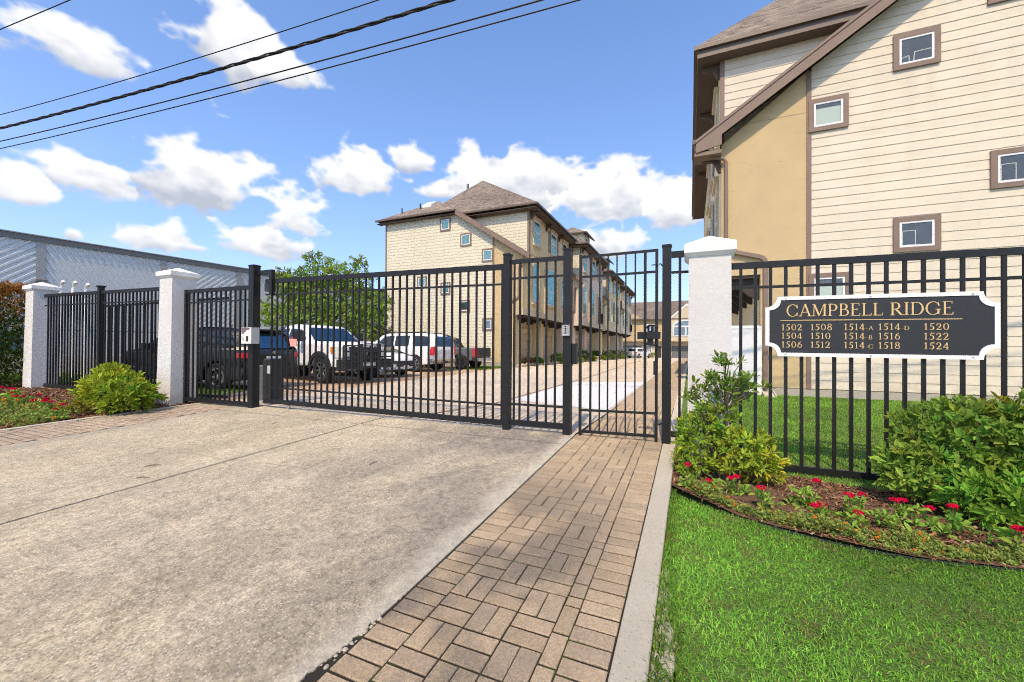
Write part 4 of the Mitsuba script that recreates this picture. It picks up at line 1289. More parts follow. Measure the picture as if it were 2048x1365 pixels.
gutter(rh, [(.10, RY - oy - .02, 7.34), (.10, RM + .1, 7.34)], 'gutter', .12)
pts = [(.12, RY - .36, 7.28), (.14, RY - .34, 7.12), (.55, RY - .2, 6.92), (.86, RY - .12, 6.86), (.93, RY - .09, 6.76), (.94, RY - .09, 4.3), (.94, RY - .09, 4.2)]
MB().tube(pts, .05, 8).put('downspout', 'mat_trim', rh, 40)
pts = [(.55, RY - .10, 4.22), (.95, RY - .09, 4.22), (1.78, RY - .08, 3.98), (1.88, RY - .08, 3.92), (1.91, RY - .08, 3.80), (1.91, RY - .08, .45), (1.90, RY - .16, .32)]
m = MB()
for a, b in zip(pts[:-1], pts[1:]):
    m.bar(a, b, .105, .085, up=(0, 1, .01))
m.put('downspout', 'mat_trim', rh)
pb = thing('splash_block', 'pale concrete splash block under the downspout', 'splash block')
sb = sbox(-.14, -.3, .14, .3)
MB().hexa([(1.80, RY - .62, .10), (2.10, RY - .66, .10), (2.06, RY - .1, .10), (1.82, RY - .1, .10)], [(1.80, RY - .62, .155), (2.10, RY - .66, .155), (2.06, RY - .1, .25), (1.82, RY - .1, .25)]).put('block', 'mat_kerb', pb)
for x in (1.805, 2.065):
    MB().hexa([(x, RY - .62, .15), (x + .035, RY - .62, .15), (x + .035, RY - .1, .24), (x, RY - .1, .24)], [(x, RY - .62, .20), (x + .035, RY - .62, .20), (x + .035, RY - .1, .29), (x, RY - .1, .29)]).put('rim', 'mat_kerb', pb)
wp = thing('white_fence', 'white vinyl fence panel beside the gold stucco corner', 'fence')
put('panel', obox(.45, 1.72, 12.98, 13.03, .22, 1.98), 'mat_white_fence', wp)
put('top_rail', obox(.45, 1.74, 12.96, 13.05, 1.98, 2.06), 'mat_white_vinyl', wp)
put('post', obox(1.70, 1.80, 12.95, 13.05, .1, 2.04), 'mat_white_vinyl', wp)
ub = thing('utility_box', 'small dark grey utility box standing on the grass by the white fence', 'box')
put('housing', bevel_box(1.02, 1.36, 11.7, 12.0, .1, .62, .03), 'mat_plastic', ub)
put('lid', obox(1.0, 1.38, 11.68, 12.02, .62, .65), 'mat_galv_dark', ub)

# second right townhouse behind, only slivers show
rh2 = thing('townhouse', 'townhouse sliver with a shingled roof behind the right townhouse', 'building')
put('wall', obox(.70, 12, 31.6, 44, 3.5, 8.6), 'mat_siding', rh2)
put('wall', obox(1.8, 12, 31.8, 44, 0, 3.5), 'mat_stucco_tan', rh2)
roof_part(rh2, 'roof', [[(.25, 31, 8.55), (12, 31, 8.55), (9, 35, 11), (4, 35, 11)], [(.25, 31, 8.55), (4, 35, 11), (4, 44, 11), (.25, 44, 8.55)]], .1)
gutter(rh2, [(.25, 31, 8.5), (.25, 44, 8.5)])
face_window(rh2, .70, -1, 33, 34.2, 4.6, 6.6)
roof_part(rh2, 'roof', [[(.05, 31.2, 5.6), (.7, 31.2, 6.2), (.7, 44, 6.2), (.05, 44, 5.6)]], .08)


# ---- left row of townhouses
def left_house(label, X, Y0, Y1, wall, first=False, roofz=0.0, dormer=False, balcony=False, mat_s='mat_siding_b'):
    h = thing('townhouse', label, 'building', None if first else 'townhouses of the left row')
    YM = Y0 + 1.0
    zb = float(lot_z(Y0)) - .05
    zb1 = float(lot_z(Y1)) - .2
    XL = X - 10.55
    r = roofz
    lowk = lambda x: 6.72 + r + .64 * (X + .56 - x)
    xr = X - 4.52
    top = 10.1 + r
    if first:
        sid = Polygon([(XL, .46), (X - 2.05, .46), (X - 2.05, lowk(X - 2.05) + .05), (xr, lowk(xr) + .05), (xr, top), (XL, top)])
        st = Polygon([(X - 1.95, .46), (X - .46, .46), (X - .46, 3.42), (X, 3.42), (X, lowk(X) + .05), (X - 1.95, lowk(X - 1.95) + .05)])
        put('backing_wall', prism(sid, -.3, 0, XZ(Y0)), 'mat_siding_gap_b', h)
        siding(h, sid, Y0, .47, top, .2, mat_s, rs2, joined='siding_boards', joints=False)
        put('wall', prism(st, -.3, .004, XZ(Y0)), 'mat_stucco_gold', h, label='gold stucco corner wall beside the siding')
        put('corner_board', obox(X - 2.05, X - 1.94, Y0 - .035, Y0, .45, lowk(X - 2)), 'mat_trim', h)
        put('corner_board', obox(XL - .03, XL + .09, Y0 - .035, Y0 + .1, .45, top), 'mat_trim', h)
        for z in (3.45, 7.28):
            put('joint_strip', obox(X - 1.93, X - .02, Y0 - .008, Y0, z, z + .012), 'mat_trim', h)
        put('foundation', obox(XL, X - .46, Y0 - .02, Y0 + .3, -.2, .45), 'mat_slab_grey', h)
        for i, (x0, x1, z0, z1) in enumerate(((-15.33, -14.51, 9.12, 9.98), (-13.76, -12.93, 7.96, 8.81), (-12.15, -11.37, 6.82, 7.66), (-17.14, -16.37, 5.42, 6.21), (-15.25, -14.5, 4.88, 5.7), (-13.8, -13.0, 3.68, 4.47), (-12.1, -11.36, 2.46, 3.25))):
            side_window(h, x0, x1, z0, z1, Y0 - .012, 'mat_film_dark' if i > 4 else 'mat_film', None, .1)
        up = Polygon([(X - 4.9, 6.9 + r), (X - .10, 6.9 + r), (X - .10, top - .1), (X - 4.9, top - .1)])
        put('backing_wall', prism(Polygon([(X - 10, 6.5 + r), (X, 6.5 + r), (X, top), (X - 10, top)]), -.3, 0, XZ(YM)), 'mat_siding_gap_b', h)
        siding(h, up, YM, 6.9 + r, top - .1, .2, mat_s, rs2, joined='siding_boards', joints=False)
        put('corner_board', obox(X - .11, X + .015, YM - .03, YM, 6.6 + r, top), 'mat_trim', h)
    else:
        put('wall', prism(Polygon([(XL, zb1), (X - .46, zb1), (X - .46, 3.3), (X, 3.3), (X, lowk(X) + .05), (xr, lowk(xr) + .05), (xr, top), (XL, top)]), -.3, .0, XZ(Y0)), wall, h)
        up = Polygon([(X - 4.9, 6.5 + r), (X - .10, 6.5 + r), (X - .10, top), (X - 4.9, top)])
        put('backing_wall', prism(up, -.2, 0, XZ(YM)), 'mat_siding_gap_b', h)
        siding(h, up, YM, 6.5 + r, top, .2, mat_s, rs2, joined='siding_boards', joints=False)
        put('corner_board', obox(X - .11, X + .015, YM - .03, YM, 6.5 + r, top), 'mat_trim', h)
    # rake board, catslide strip
    oy = .42
    put('rake_board', prism(Polygon([(X + .58, lowk(X + .58)), (X + .58, lowk(X + .58) + .30), (xr - .05, lowk(xr - .05) + .30), (xr - .05, lowk(xr - .05))]), 0, .035, XZ(Y0 - oy)), 'mat_trim', h)
    put('soffit', prism(Polygon([(X + .56, lowk(X + .56) + .17), (X + .56, lowk(X + .56) + .23), (xr, lowk(xr) + .23), (xr, lowk(xr) + .17)]), -oy, -.001, XZ(Y0 - oy)), 'mat_soffit', h)
    roof_part(h, 'roof', [[(X + .62, Y0 - oy - .03, lowk(X + .62) + .35), (xr, Y0 - oy - .03, lowk(xr) + .35), (xr, YM + .1, lowk(xr) + .35), (X + .62, YM + .1, lowk(X + .62) + .35)]], .05)
    put('catslide_cheek', obox(X - .2, X, Y0 + .0, YM + .3, 3.42, 7.1 + r), wall, h)
    # wing hip roof at far left
    e0 = (XL - .55, Y0 - .45, top + .22)
    e1 = (xr - .02, Y0 - .45, top + .22)
    ap = (XL + 2.7, Y0 + 2.6, top + 2.2)
    roof_part(h, 'roof', [[e0, e1, ap], [e1, (xr - .02, Y1, e1[2]), (ap[0], Y1, ap[2]), ap], [e0, ap, (ap[0], Y1, ap[2]), (e0[0], Y1, e0[2])]], .06)
    gutter(h, [(e0[0], e0[1] - .03, e0[2] - .05), (e1[0], e1[1] - .03, e1[2] - .05)])
    put('soffit', obox(e0[0] + .04, e1[0], e0[1] + .04, Y0 + .02, top - .02, top + .01), 'mat_soffit', h)
    # main hip roof
    m0 = (xr - .5, YM - .55, top + .26)
    m1 = (X + .72, YM - .55, top + .26)
    ap = (X - 4.95, YM + 3.1, top + 3.85)
    roof_part(h, 'roof', [[m0, m1, ap, (XL + 2, YM - .55 + (ap[1] - m0[1]) * .0, m0[2])], [m0, ap, (ap[0] - 4, ap[1] + 4, top + .9), (m0[0] - 5, m0[1], m0[2])],
                          [m1, (X + .72, Y1 - .2, m1[2]), (ap[0], Y1 - 2.6, ap[2]), ap], [(X + .72, Y1 - .2, m1[2]), (ap[0], Y1 - 2.6, ap[2]), (XL, Y1 - .2, m1[2])], [ap, (ap[0], Y1 - 2.6, ap[2]), (XL, Y1 - .2, m1[2]), (XL, YM + 3, m1[2])]], .06)
    gutter(h, [(m0[0], m0[1] - .03, m0[2] - .06), (m1[0], m1[1] - .03, m1[2] - .06)])
    gutter(h, [(m1[0], m1[1] - .03, m1[2] - .06), (m1[0], Y1 - .1, m1[2] - .06)])
    put('soffit', obox(m0[0], m1[0] - .03, m1[1] + .02, YM + .1, top - .01, top + .03), 'mat_soffit', h)
    put('soffit', obox(X - .1, m1[0] - .03, YM + .1, Y1 - .2, top - .01, top + .03), 'mat_soffit', h)
    # walls towards the drive
    put('side_wall', obox(X - .3, X - .001, YM + .02, Y1, 3.42, top), wall, h)
    put('side_wall', obox(X - 1.7, X - 1.32, Y0 + .3, Y1, zb1, 3.42), wall, h)
    put('pier', obox(X - 1.35, X - .47, Y0 + .31, Y0 + .9, zb1, 3.42), wall, h)
    put('pier', obox(X - 1.35, X - .6, (Y0 + Y1) / 2 - .3, (Y0 + Y1) / 2 + .3, zb1, 3.42), wall, h)
    put('overhang_floor', obox(X - 1.7, X - .002, Y0 + .305, Y1, 3.34, 3.42), 'mat_dark_wood', h)
    L = Y1 - Y0
    rows = [(Y0 + 1.85, Y0 + 2.95, 8.25 + r, 9.75 + r, False, False), (Y0 + 5.4, Y0 + 6.6, 8.3 + r, 9.8 + r, False, True), (Y0 + 8.4, Y0 + 9.5, 8.3 + r, 9.8 + r, False, not first),
            (Y0 + 1.7, Y0 + 2.8, 4.42, 6.5, True, False), (Y0 + 4.6, Y0 + 6.3, 4.5, 6.4, True, False)]
    if not balcony:
        rows.append((Y0 + 8.1, Y0 + 9.2, 4.45, 6.4, True, False))
    drive_side(h, X, 1, Y0, Y1, float(lot_z((Y0 + Y1) / 2)) + .02, 3.42, top, wall, rows, [(Y0 + 1.6, Y0 + 4.6), (Y0 + 6.4, Y0 + 9.6)])
    for yy in (Y0 + 4.05, Y0 + 7.4):
        put('pilaster', obox(X, X + .14, yy, yy + .3, 3.8, 6.9), 'mat_band', h)
    if balcony:
        y0, y1 = Y0 + 7.6, Y0 + 9.7
        op = unary_union([sbox(y0, 4.0, y1, 6.0), aff.scale(Point((y0 + y1) / 2, 6.0).buffer(1, 12), (y1 - y0) / 2, .75)])
        put('alcove', prism(op, .0, .012, YZX(X, 1)), 'mat_dark_wood', h)  # flat dark sheet on the wall, painted as the shade of a recess
        put('alcove_trim', prism(op.buffer(.12).difference(op), 0, .07, YZX(X, 1)), wall, h)
        m = MB()
        for yy in np.linspace(y0, y1, 15):
            m.box(X + .22, X + .245, yy - .012, yy + .012, 4.0, 4.95)
        m.box(X + .21, X + .255, y0, y1, 4.95, 5.0).box(X + .21, X + .255, y0, y1, 4.0, 4.05).box(X, X + .26, y0, y1, 3.93, 3.99)
        m.put('balcony', 'mat_black', h)
    m = MB()
    for a, b in zip([(X + .5, Y0 - .3, 6.75 + r), (X + .1, Y0 - .09, 6.5 + r), (X - .22, Y0 - .08, 6.4 + r), (X - .24, Y0 - .08, 4.5)], [(X + .1, Y0 - .09, 6.5 + r), (X - .22, Y0 - .08, 6.4 + r), (X - .24, Y0 - .08, 4.5), (X - .8, Y0 - .08, 4.2)]):
        m.bar(a, b, .1, .08, up=(0, 1, .01))
    m.put('downspout', 'mat_trim', h)
    if dormer:
        dx, dy, dz = X - 2.6, YM + 5.6, top + 1.0
        put('dormer', obox(dx - 1.6, dx + 1.4, dy, dy + 3, dz, dz + 1.9), mat_s, h)
        k = face_window(h, dx + 1.4, 1, dy + .9, dy + 1.9, dz + .7, dz + 1.6)
        roof_part(h, 'dormer_roof', [[(dx - 2, dy - .4, dz + 1.85), (dx + 1.8, dy - .4, dz + 1.85), (dx - .1, dy + 1.5, dz + 3.0)], [(dx + 1.8, dy - .4, dz + 1.85), (dx + 1.8, dy + 3.4, dz + 1.85), (dx - .1, dy + 1.5, dz + 3.0)],
                                     [(dx - 2, dy - .4, dz + 1.85), (dx - .1, dy + 1.5, dz + 3.0), (dx - 2, dy + 3.4, dz + 1.85)]], .08)
        gutter(h, [(dx - 2, dy - .42, dz + 1.82), (dx + 1.82, dy - .42, dz + 1.82), (dx + 1.82, dy + 3.4, dz + 1.82)], 'gutter', .1)
    return h


l1 = left_house('three-storey townhouse with a wide cream siding wall at the near end of the left row', -9.36, 23.0, 33.6, 'mat_stucco_olive', True)
for (x, y, z) in ((-19.0, 23.6, 11.1), (-17.7, 24.0, 11.4)):
    MB().tube([(x, y, z - .6), (x, y, z + .25)], .05, 6).put('vent_pipe', 'mat_plastic', l1)
MB().tube([(-15.2, 26.4, 12.2), (-15.2, 26.4, 13.55)], .09, 8).put('flue', 'mat_galv_dark', l1)
MB().hexa([(-17.75, 24.3, 11.45), (-17.0, 24.3, 11.45), (-17.0, 24.9, 11.85), (-17.75, 24.9, 11.85)], [(-17.75, 24.3, 11.62), (-17.0, 24.3, 11.62), (-17.0, 24.9, 12.02), (-17.75, 24.9, 12.02)]).put('roof_vent', 'mat_white_vinyl', l1)
left_house('rose stucco townhouse with a dark balcony, second in the left row', -8.75, 34.0, 44.6, 'mat_stucco_rose', False, 0.1, True, True)
left_house('tan townhouse with arched windows, third in the left row', -8.6, 45.2, 55.6, 'mat_stucco_olive', False, -.35, True, False)
left_house('last townhouse of the left row, gold siding above the tan wall', -8.55, 56.2, 66.8, 'mat_stucco_tan', False, -.5, False, True, 'mat_stucco_gold')

# ---- far building closing the drive
fb = thing('far_townhouse', 'two-storey tan townhouse with grey garage doors closing the far end of the drive', 'building')
z0 = -.32
put('wall', obox(-11.5, 12, 74.6, 82, 2.6, 6.5), 'mat_stucco_gold', fb)
put('wall', obox(-11.5, 12, 75.6, 82, z0, 2.6), 'mat_stucco_tan', fb)
g = Polygon([(-3.6, 2.6), (2.6, 2.6), (2.6, 6.0), (-.5, 8.7), (-3.6, 6.0)])
put('gable_wall', prism(g, -.4, .5, XZ(74.6)), 'mat_stucco_tan', fb)
put('gable_trim', prism(Polygon([(-4.1, 5.75), (-.5, 8.95), (3.1, 5.75), (3.1, 5.4), (-.5, 8.6), (-4.1, 5.4)]), .51, .62, XZ(74.6)), 'mat_white_vinyl', fb)
op = unary_union([sbox(-2.5, 3.6, 1.2, 5.1), aff.scale(Point(-.65, 5.1).buffer(1, 12), 1.85, .9)])
w = put('window', prism(op.buffer(.18).difference(op), .51, .6, XZ(74.6)), 'mat_white_vinyl', fb)
put('pane', prism(op, .505, .52, XZ(74.6)), 'mat_film_dark', w)
put('mullion', prism(unary_union([sbox(-.75, 3.6, -.55, 5.1), sbox(-2.5, 5.0, 1.2, 5.2)]), .52, .58, XZ(74.6)), 'mat_white_vinyl', w)
w = put('window', obox(-7.0, -5.4, 74.5, 74.6, 3.4, 5.6), 'mat_white_vinyl', fb)
put('pane', obox(-6.85, -5.55, 74.47, 74.5, 3.55, 5.45), 'mat_film_dark', w)
put('shade_trim', prism(Polygon([(-11.5, 6.4), (-9.2, 7.4), (-7.4, 6.4)]), .0, .3, XZ(74.6)), 'mat_stucco_gold', fb)
roof_part(fb, 'roof', [[(-12, 74.0, 6.45), (12.5, 74.0, 6.45), (12.5, 79.5, 10.0), (-12, 79.5, 10.0)], [(-.5, 74.0, 8.9), (-.5, 78, 8.9), (-4.2, 76, 5.7), (-4.2, 74.0, 5.7)], [(-.5, 74.0, 8.9), (3.2, 74.0, 5.7), (3.2, 76, 5.7), (-.5, 78, 8.9)]], .1)
gutter(fb, [(-12, 73.95, 6.4), (-3.6, 73.95, 6.4)])
for x0, x1, m_ in ((-2.9, 2.0, 'mat_garage_grey'), (-12, -7.9, 'mat_garage_grey')):
    put('garage_door', obox(x0, x1, 75.5, 75.6, z0, z0 + 2.15), m_, fb)
    m = MB()
    for k in range(1, 5):
        m.box(x0, x1, 75.485, 75.5, z0 + .43 * k - .015, z0 + .43 * k + .015)
    m.put('panel_line', 'mat_plastic', fb)
put('door', obox(-5.4, -4.6, 75.52, 75.6, z0, z0 + 2.1), 'mat_dark_wood', fb)
w = put('window', obox(-7.4, -6.2, 75.53, 75.6, z0 + .8, z0 + 2.2), 'mat_white_vinyl', fb)
put('pane', obox(-7.3, -6.3, 75.51, 75.53, z0 + .9, z0 + 2.1), 'mat_film_dark', w)
put('downspout', obox(-3.75, -3.62, 74.3, 74.5, z0, 6.2), 'mat_plastic', fb)

# ---- corrugated metal building on the left
mb_ = thing('metal_building', 'long grey metal building clad in diagonal corrugated panels on the left', 'building')
P0, dv = np.array([-26.95, 2.2]), np.array([1.24, 10.37]) / math.hypot(1.24, 10.37)
nv = np.array([dv[1], -dv[0]])


def MBX(u, w, z):
    u, w, z = np.broadcast_arrays(np.asarray(u, float), np.asarray(w, float), np.asarray(z, float))
    return np.c_[P0[0] + dv[0] * u.ravel() + nv[0] * w.ravel(), P0[1] + dv[1] * u.ravel() + nv[1] * w.ravel(), z.ravel()]


def mbox(u0, u1, w0, w1, z0, z1):
    v = [MBX(u, w, z)[0] for z in (z0, z1) for w in (w0, w1) for u in (u0, u1)]
    m = MB()
    m.add(v, [(0, 2, 3, 1), (4, 5, 7, 6), (0, 1, 5, 4), (1, 3, 7, 5), (3, 2, 6, 7), (2, 0, 4, 6)])
    return m


mbox(-9, 30, -6, -.06, -.3, 6.05).put('wall', 'mat_galv_dark', mb_)
posts = [-8.2, -2.0, 2.0, 5.95, 10.3, 14.0, 18.0, 22.2, 29.0]
ZT, ZB = 5.92, 2.1
for k in range(len(posts) - 1):
    ua, ub = posts[k] + .14, posts[k + 1] - .14
    sgn = 1 if k % 2 == 0 else -1
    ang = math.radians(40 if k % 2 == 0 else 58)
    poly = sbox(ua, ZB, ub, ZT)
    per, dep = .22, .04
    c, s = math.cos(ang), math.sin(ang) * sgn     # ribs run along (c, s) in (u, z)
    m = MB()
    cs_ = [x * -s + z * c for x in (ua, ub) for z in (ZB, ZT)]
    q0, q1 = min(cs_), max(cs_)
    R = 30
    for i in range(int((q1 - q0) / per) + 2):
        qs = q0 + i * per
        prof = [(0, 0), (.45, 0), (.55, dep), (.9, dep), (1.0, 0)]
        for (a, da), (b, db) in zip(prof[:-1], prof[1:]):
            qa, qb = qs + a * per, qs + b * per
            strip = Polygon([(c * t - s * q_, s * t + c * q_) for t, q_ in ((-R, qa), (R, qa), (R, qb), (-R, qb))]).intersection(poly)
            for g_ in polys(strip):
                cc_ = np.array(g_.exterior.coords)[:-1]
                qq = cc_[:, 0] * -s + cc_[:, 1] * c
                ww = da + (db - da) * np.clip((qq - qa) / max(qb - qa, 1e-9), 0, 1)
                n_ = len(cc_)
                m.add(MBX(cc_[:, 0], ww, cc_[:, 1]), [(0, i_, i_ + 1) for i_ in range(1, n_ - 1)])
    m.put('corrugated_panel', 'mat_galv', mb_)
for u in posts:
    mbox(u - .14, u + .14, -.05, .07, ZB, ZT).put('post_cover', 'mat_galv_post', mb_)
mbox(-9, 30, -.08, .10, ZT, 6.16).put('roof_edge', 'mat_galv_dark', mb_)
mbox(-9, 30, -.05, .16, 6.16, 6.20).put('roof_edge', 'mat_galv_post', mb_)
mbox(-9, 30, -.05, .02, .9, ZB - .02).put('lower_wall', 'mat_galv', mb_)
mbox(-9, 30, -.05, .05, -.3, .9).put('base_wall', 'mat_wall_base', mb_)
for u0 in (-6.6, -3.2, .6, 4.2):
    w = mbox(u0, u0 + 2.3, .021, .06, .95, 2.0).put('window', 'mat_galv_dark', mb_)
    for a in (.06, 1.2):
        mbox(u0 + a, u0 + a + 1.04, .0605, .066, 1.0, 1.95).put('pane', 'mat_teal_glass', w)
fl_ = put('flood_light', bevel_box(-26.1, -25.8, 7.85, 8.2, 4.14, 4.26, .03), 'mat_galv_dark', mb_)
for x, zt, lb_ in ((-20.95, 3.74, 'white vent pipe with a bent cap beside the far left pillar'), (-20.05, 3.66, 'white vent pipe in the middle of the three above the left fence'), (-19.15, 3.53, 'white vent pipe nearest the fence post among the three')):
    y = 7.0
    pv = thing('vent_pipe', lb_, 'pipe')
    MB().tube([(x, y, .2), (x, y, zt - .25), (x + .03, y, zt - .1), (x + .14, y, zt - .03), (x + .20, y, zt - .09)], .05, 8).put('pipe', 'mat_white_vinyl', pv, 40)
    MB().tube([(x, y, zt - .5), (x, y, zt - .42)], .07, 8).put('collar', 'mat_box_side', pv)
# ------------------------------------------------------------------ vehicles
M3 = m3.Manifold
CS = m3.CrossSection


def ext_xz(cs, half):
    return cs.extrude(2 * half).rotate([90, 0, 0]).translate([0, half, 0])


def ext_yz(cs, x0, x1):
    return cs.extrude(x1 - x0).transform(np.array([[0, 0, 1, x0], [1, 0, 0, 0], [0, 1, 0, 0]], float))


def cube(x0, x1, y0, y1, z0, z1):
    return M3.cube([x1 - x0, y1 - y0, z1 - z0]).translate([x0, y0, z0])


def smooth_poly(pts, r=.03, it=2):
    """Round the corners of a silhouette a little (Chaikin)."""
    p = np.asarray(pts, float)
    if Polygon(p).exterior.is_ccw is False:
        p = p[::-1]
    for _ in range(it):
        q = np.roll(p, -1, axis=0)
        d = np.linalg.norm(q - p, axis=1, keepdims=True)
        t = np.minimum(.25, r * 2 / np.maximum(d, 1e-6))
        p = np.stack([p + (q - p) * t, q - (q - p) * t], 1).reshape(-1, 2)
    return CS([p.tolist()])


class Car:
    def __init__(s, name, label, cat, L, W, side, front, pose, paint, group=None, nose=.25):
        s.key = thing(name, label, cat, group)
        s.L, s.W, s.paint = L, W, paint
        x, y, z, h = pose
        a = math.radians(h)
        s.M = np.array([[math.cos(a), -math.sin(a), 0, x], [math.sin(a), math.cos(a), 0, y], [0, 0, 1, z], [0, 0, 0, 1]])
        S, F = smooth_poly(side), smooth_poly(front)
        w = W / 2
        P = smooth_poly([(0.0, -w + .12), (.16, -w), (L - .7, -w), (L - .12, -w + nose), (L, -w + nose + .25), (L, w - nose - .25), (L - .12, w - nose), (L - .7, w), (.16, w), (0, w - .12)])
        mk = lambda d: ext_xz(S.offset(d, m3.JoinType.Round), W) ^ ext_yz(F.offset(d, m3.JoinType.Round), -1, L + 1) ^ P.offset(d, m3.JoinType.Round).extrude(4).translate([0, 0, -1])
        s.body, s.out, s.out2 = mk(0), mk(.014), mk(.03)
        s.shell = s.out - s.body
        s.shell2 = s.out2 - s.body

    def emit(s, name, man, mat, smooth=28, parent=None, **lab):
        m = man.to_mesh()
        if len(m.tri_verts) == 0:
            return None
        v = np.c_[m.vert_properties[:, :3], np.ones(len(m.vert_properties))] @ s.M.T
        return put(name, (v[:, :3], m.tri_verts), mat, parent or s.key, smooth, **lab)

    def finish(s, wheels, arch=.07, rim='mat_chrome', spokes=6, tw=.24):
        b = s.body
        for x, r in wheels:
            for sg in (-1, 1):
                c = M3.cylinder(.34, r + arch, circular_segments=36).rotate([90, 0, 0])
                b = b - c.translate([x, s.W / 2 + .02 if sg > 0 else -s.W / 2 + .32, r])
        s.emit('body', b, s.paint)
        for x, r in wheels:
            for sg in (-1, 1):
                yc = sg * (s.W / 2 - .02 - tw / 2)
                prof = CS([[(r * .66, -tw / 2 + .02), (r * .9, -tw / 2), (r, -tw / 2 + .04), (r, tw / 2 - .04), (r * .9, tw / 2), (r * .66, tw / 2 - .02)]])
                ty = M3.revolve(prof, 36).rotate([90, 0, 0]).translate([x, yc, r])
                w = s.emit('wheel', M3.cylinder(tw * .4, r * .66, circular_segments=28).rotate([90, 0, 0]).translate([x, yc + tw * .2, r]), 'mat_dark_rim')
                s.emit('tyre', ty, 'mat_tyre', 40, w)
                yo = yc + sg * (tw / 2 - .035)
                ring = (M3.cylinder(.03, r * .66, circular_segments=28) - M3.cylinder(.04, r * .58, circular_segments=28).translate([0, 0, -.005]))
                sp = ring + M3.cylinder(.03, r * .16, circular_segments=14)
                for k in range(spokes):
                    sp = sp + M3.cube([r * .5, r * .13, .024]).translate([r * .1, -r * .065, .004]).rotate([0, 0, 360.0 / spokes * k])
                s.emit('rim', sp.rotate([90, 0, 0]).translate([x, yo + .015, r]), rim, 30, w)

    def sidewin(s, polys_, mat='mat_car_glass', name='side_window'):
        for p in polys_:
            pr_ = ext_xz(smooth_poly(p, .02, 1), s.W)
            for sg in (-1, 1):
                half = cube(-1, s.L + 1, 0, s.W, 0, 3) if sg > 0 else cube(-1, s.L + 1, -s.W, 0, 0, 3)
                s.emit(name, s.shell ^ pr_ ^ half, mat)

    def front_region(s, poly, x0, x1):
        return ext_yz(smooth_poly(poly, .02, 1), x0, x1)


LZ = lambda y: float(lot_z(y))
# black SUV
c = Car('parked_suv', 'black SUV parked closest behind the gate, its tail towards the drive', 'car', 4.85, 1.93,
        [(.06, .34), (.0, .55), (.03, .98), (.12, 1.12), (.30, 1.42), (.40, 1.62), (.75, 1.70), (1.7, 1.72), (2.6, 1.67), (3.0, 1.56), (3.62, 1.12), (4.3, 1.03), (4.7, .92), (4.85, .7), (4.83, .4), (4.6, .26), (.4, .26)],
        [(-.965, .26), (-.965, .95), (-.92, 1.1), (-.74, 1.62), (-.62, 1.74), (.62, 1.74), (.74, 1.62), (.92, 1.1), (.965, .95), (.965, .26)], (-10.7, 7.85, LZ(7.5), 190), 'mat_car_black')
c.sidewin([[(.42, 1.16), (.62, 1.52), (1.35, 1.58), (1.35, 1.14)], [(1.42, 1.14), (1.42, 1.58), (2.35, 1.57), (2.35, 1.13)], [(2.42, 1.13), (2.42, 1.565), (2.9, 1.50), (3.4, 1.14)]])
c.emit('rear_window', c.shell ^ c.front_region([(-.68, 1.14), (.68, 1.14), (.58, 1.55), (-.58, 1.55)], -.1, .55), 'mat_car_film')
c.emit('windscreen', c.shell ^ c.front_region([(-.78, 1.15), (.78, 1.15), (.64, 1.58), (-.64, 1.58)], 2.6, 4.0), 'mat_car_glass')
for a in (-1, 1):
    c.emit('taillight', c.shell2 ^ cube(-.1, .42, *sorted((a * .68, a * 1.1)), .88, 1.02) ^ cube(-.1, .26, -2, 2, 0, 3), 'mat_red_lens')
    c.emit('roof_rail', M3.cube([1.9, .05, .05]).translate([.8, a * .64 - .025, 1.72]), 'mat_chrome')
    c.emit('mirror', M3.cube([.16, .22, .16]).translate([3.15, a * 1.03 - .11, 1.1]), 'mat_car_black')
c.emit('number_plate', c.shell2 ^ cube(-.1, .3, -.27, .27, .78, .92), 'mat_plate')
c.emit('emblem', M3.cylinder(.03, .045, circular_segments=16).rotate([0, 90, 0]).translate([.015, 0, 1.02]), 'mat_chrome')
c.emit('rear_bumper', c.shell2 ^ cube(-.1, .5, -1.1, 1.1, .3, .62), 'mat_plastic')
c.emit('roof_spoiler', M3.cube([.3, 1.2, .04]).translate([.22, -.6, 1.62]), 'mat_car_black')
c.finish([(.98, .37), (3.93, .37)], spokes=5)

# white pickup with a grille guard
c = Car('parked_pickup', 'white pickup truck with a black grille guard facing the drive', 'truck', 6.1, 2.03,
        [(.0, .62), (.0, 1.18), (.03, 1.32), (1.98, 1.33), (2.02, 1.36), (2.12, 1.90), (2.3, 1.98), (3.2, 2.0), (3.75, 1.95), (4.0, 1.82), (4.48, 1.42), (4.9, 1.36), (5.85, 1.27), (6.0, 1.18), (6.05, .7), (5.95, .55), (.1, .55)],
        [(-1.01, .55), (-1.01, 1.3), (-.97, 1.42), (-.8, 1.88), (-.68, 2.02), (.68, 2.02), (.8, 1.88), (.97, 1.42), (1.01, 1.3), (1.01, .55)], (-15.9, 11.35, LZ(10.5), -8), 'mat_car_white', nose=.1)
c.body = c.body - cube(.08, 1.9, -.8, .8, .85, 1.6)
c.sidewin([[(2.22, 1.40), (2.26, 1.80), (3.02, 1.85), (3.02, 1.38)], [(3.12, 1.38), (3.12, 1.85), (3.75, 1.80), (3.98, 1.68), (4.22, 1.42)]])
c.emit('windscreen', c.shell ^ c.front_region([(-.86, 1.40), (.86, 1.40), (.72, 1.87), (-.72, 1.87)], 3.6, 5.0), 'mat_car_film')
c.emit('grille', c.shell2 ^ cube(5.8, 6.3, -.62, .62, .82, 1.2), 'mat_plastic')
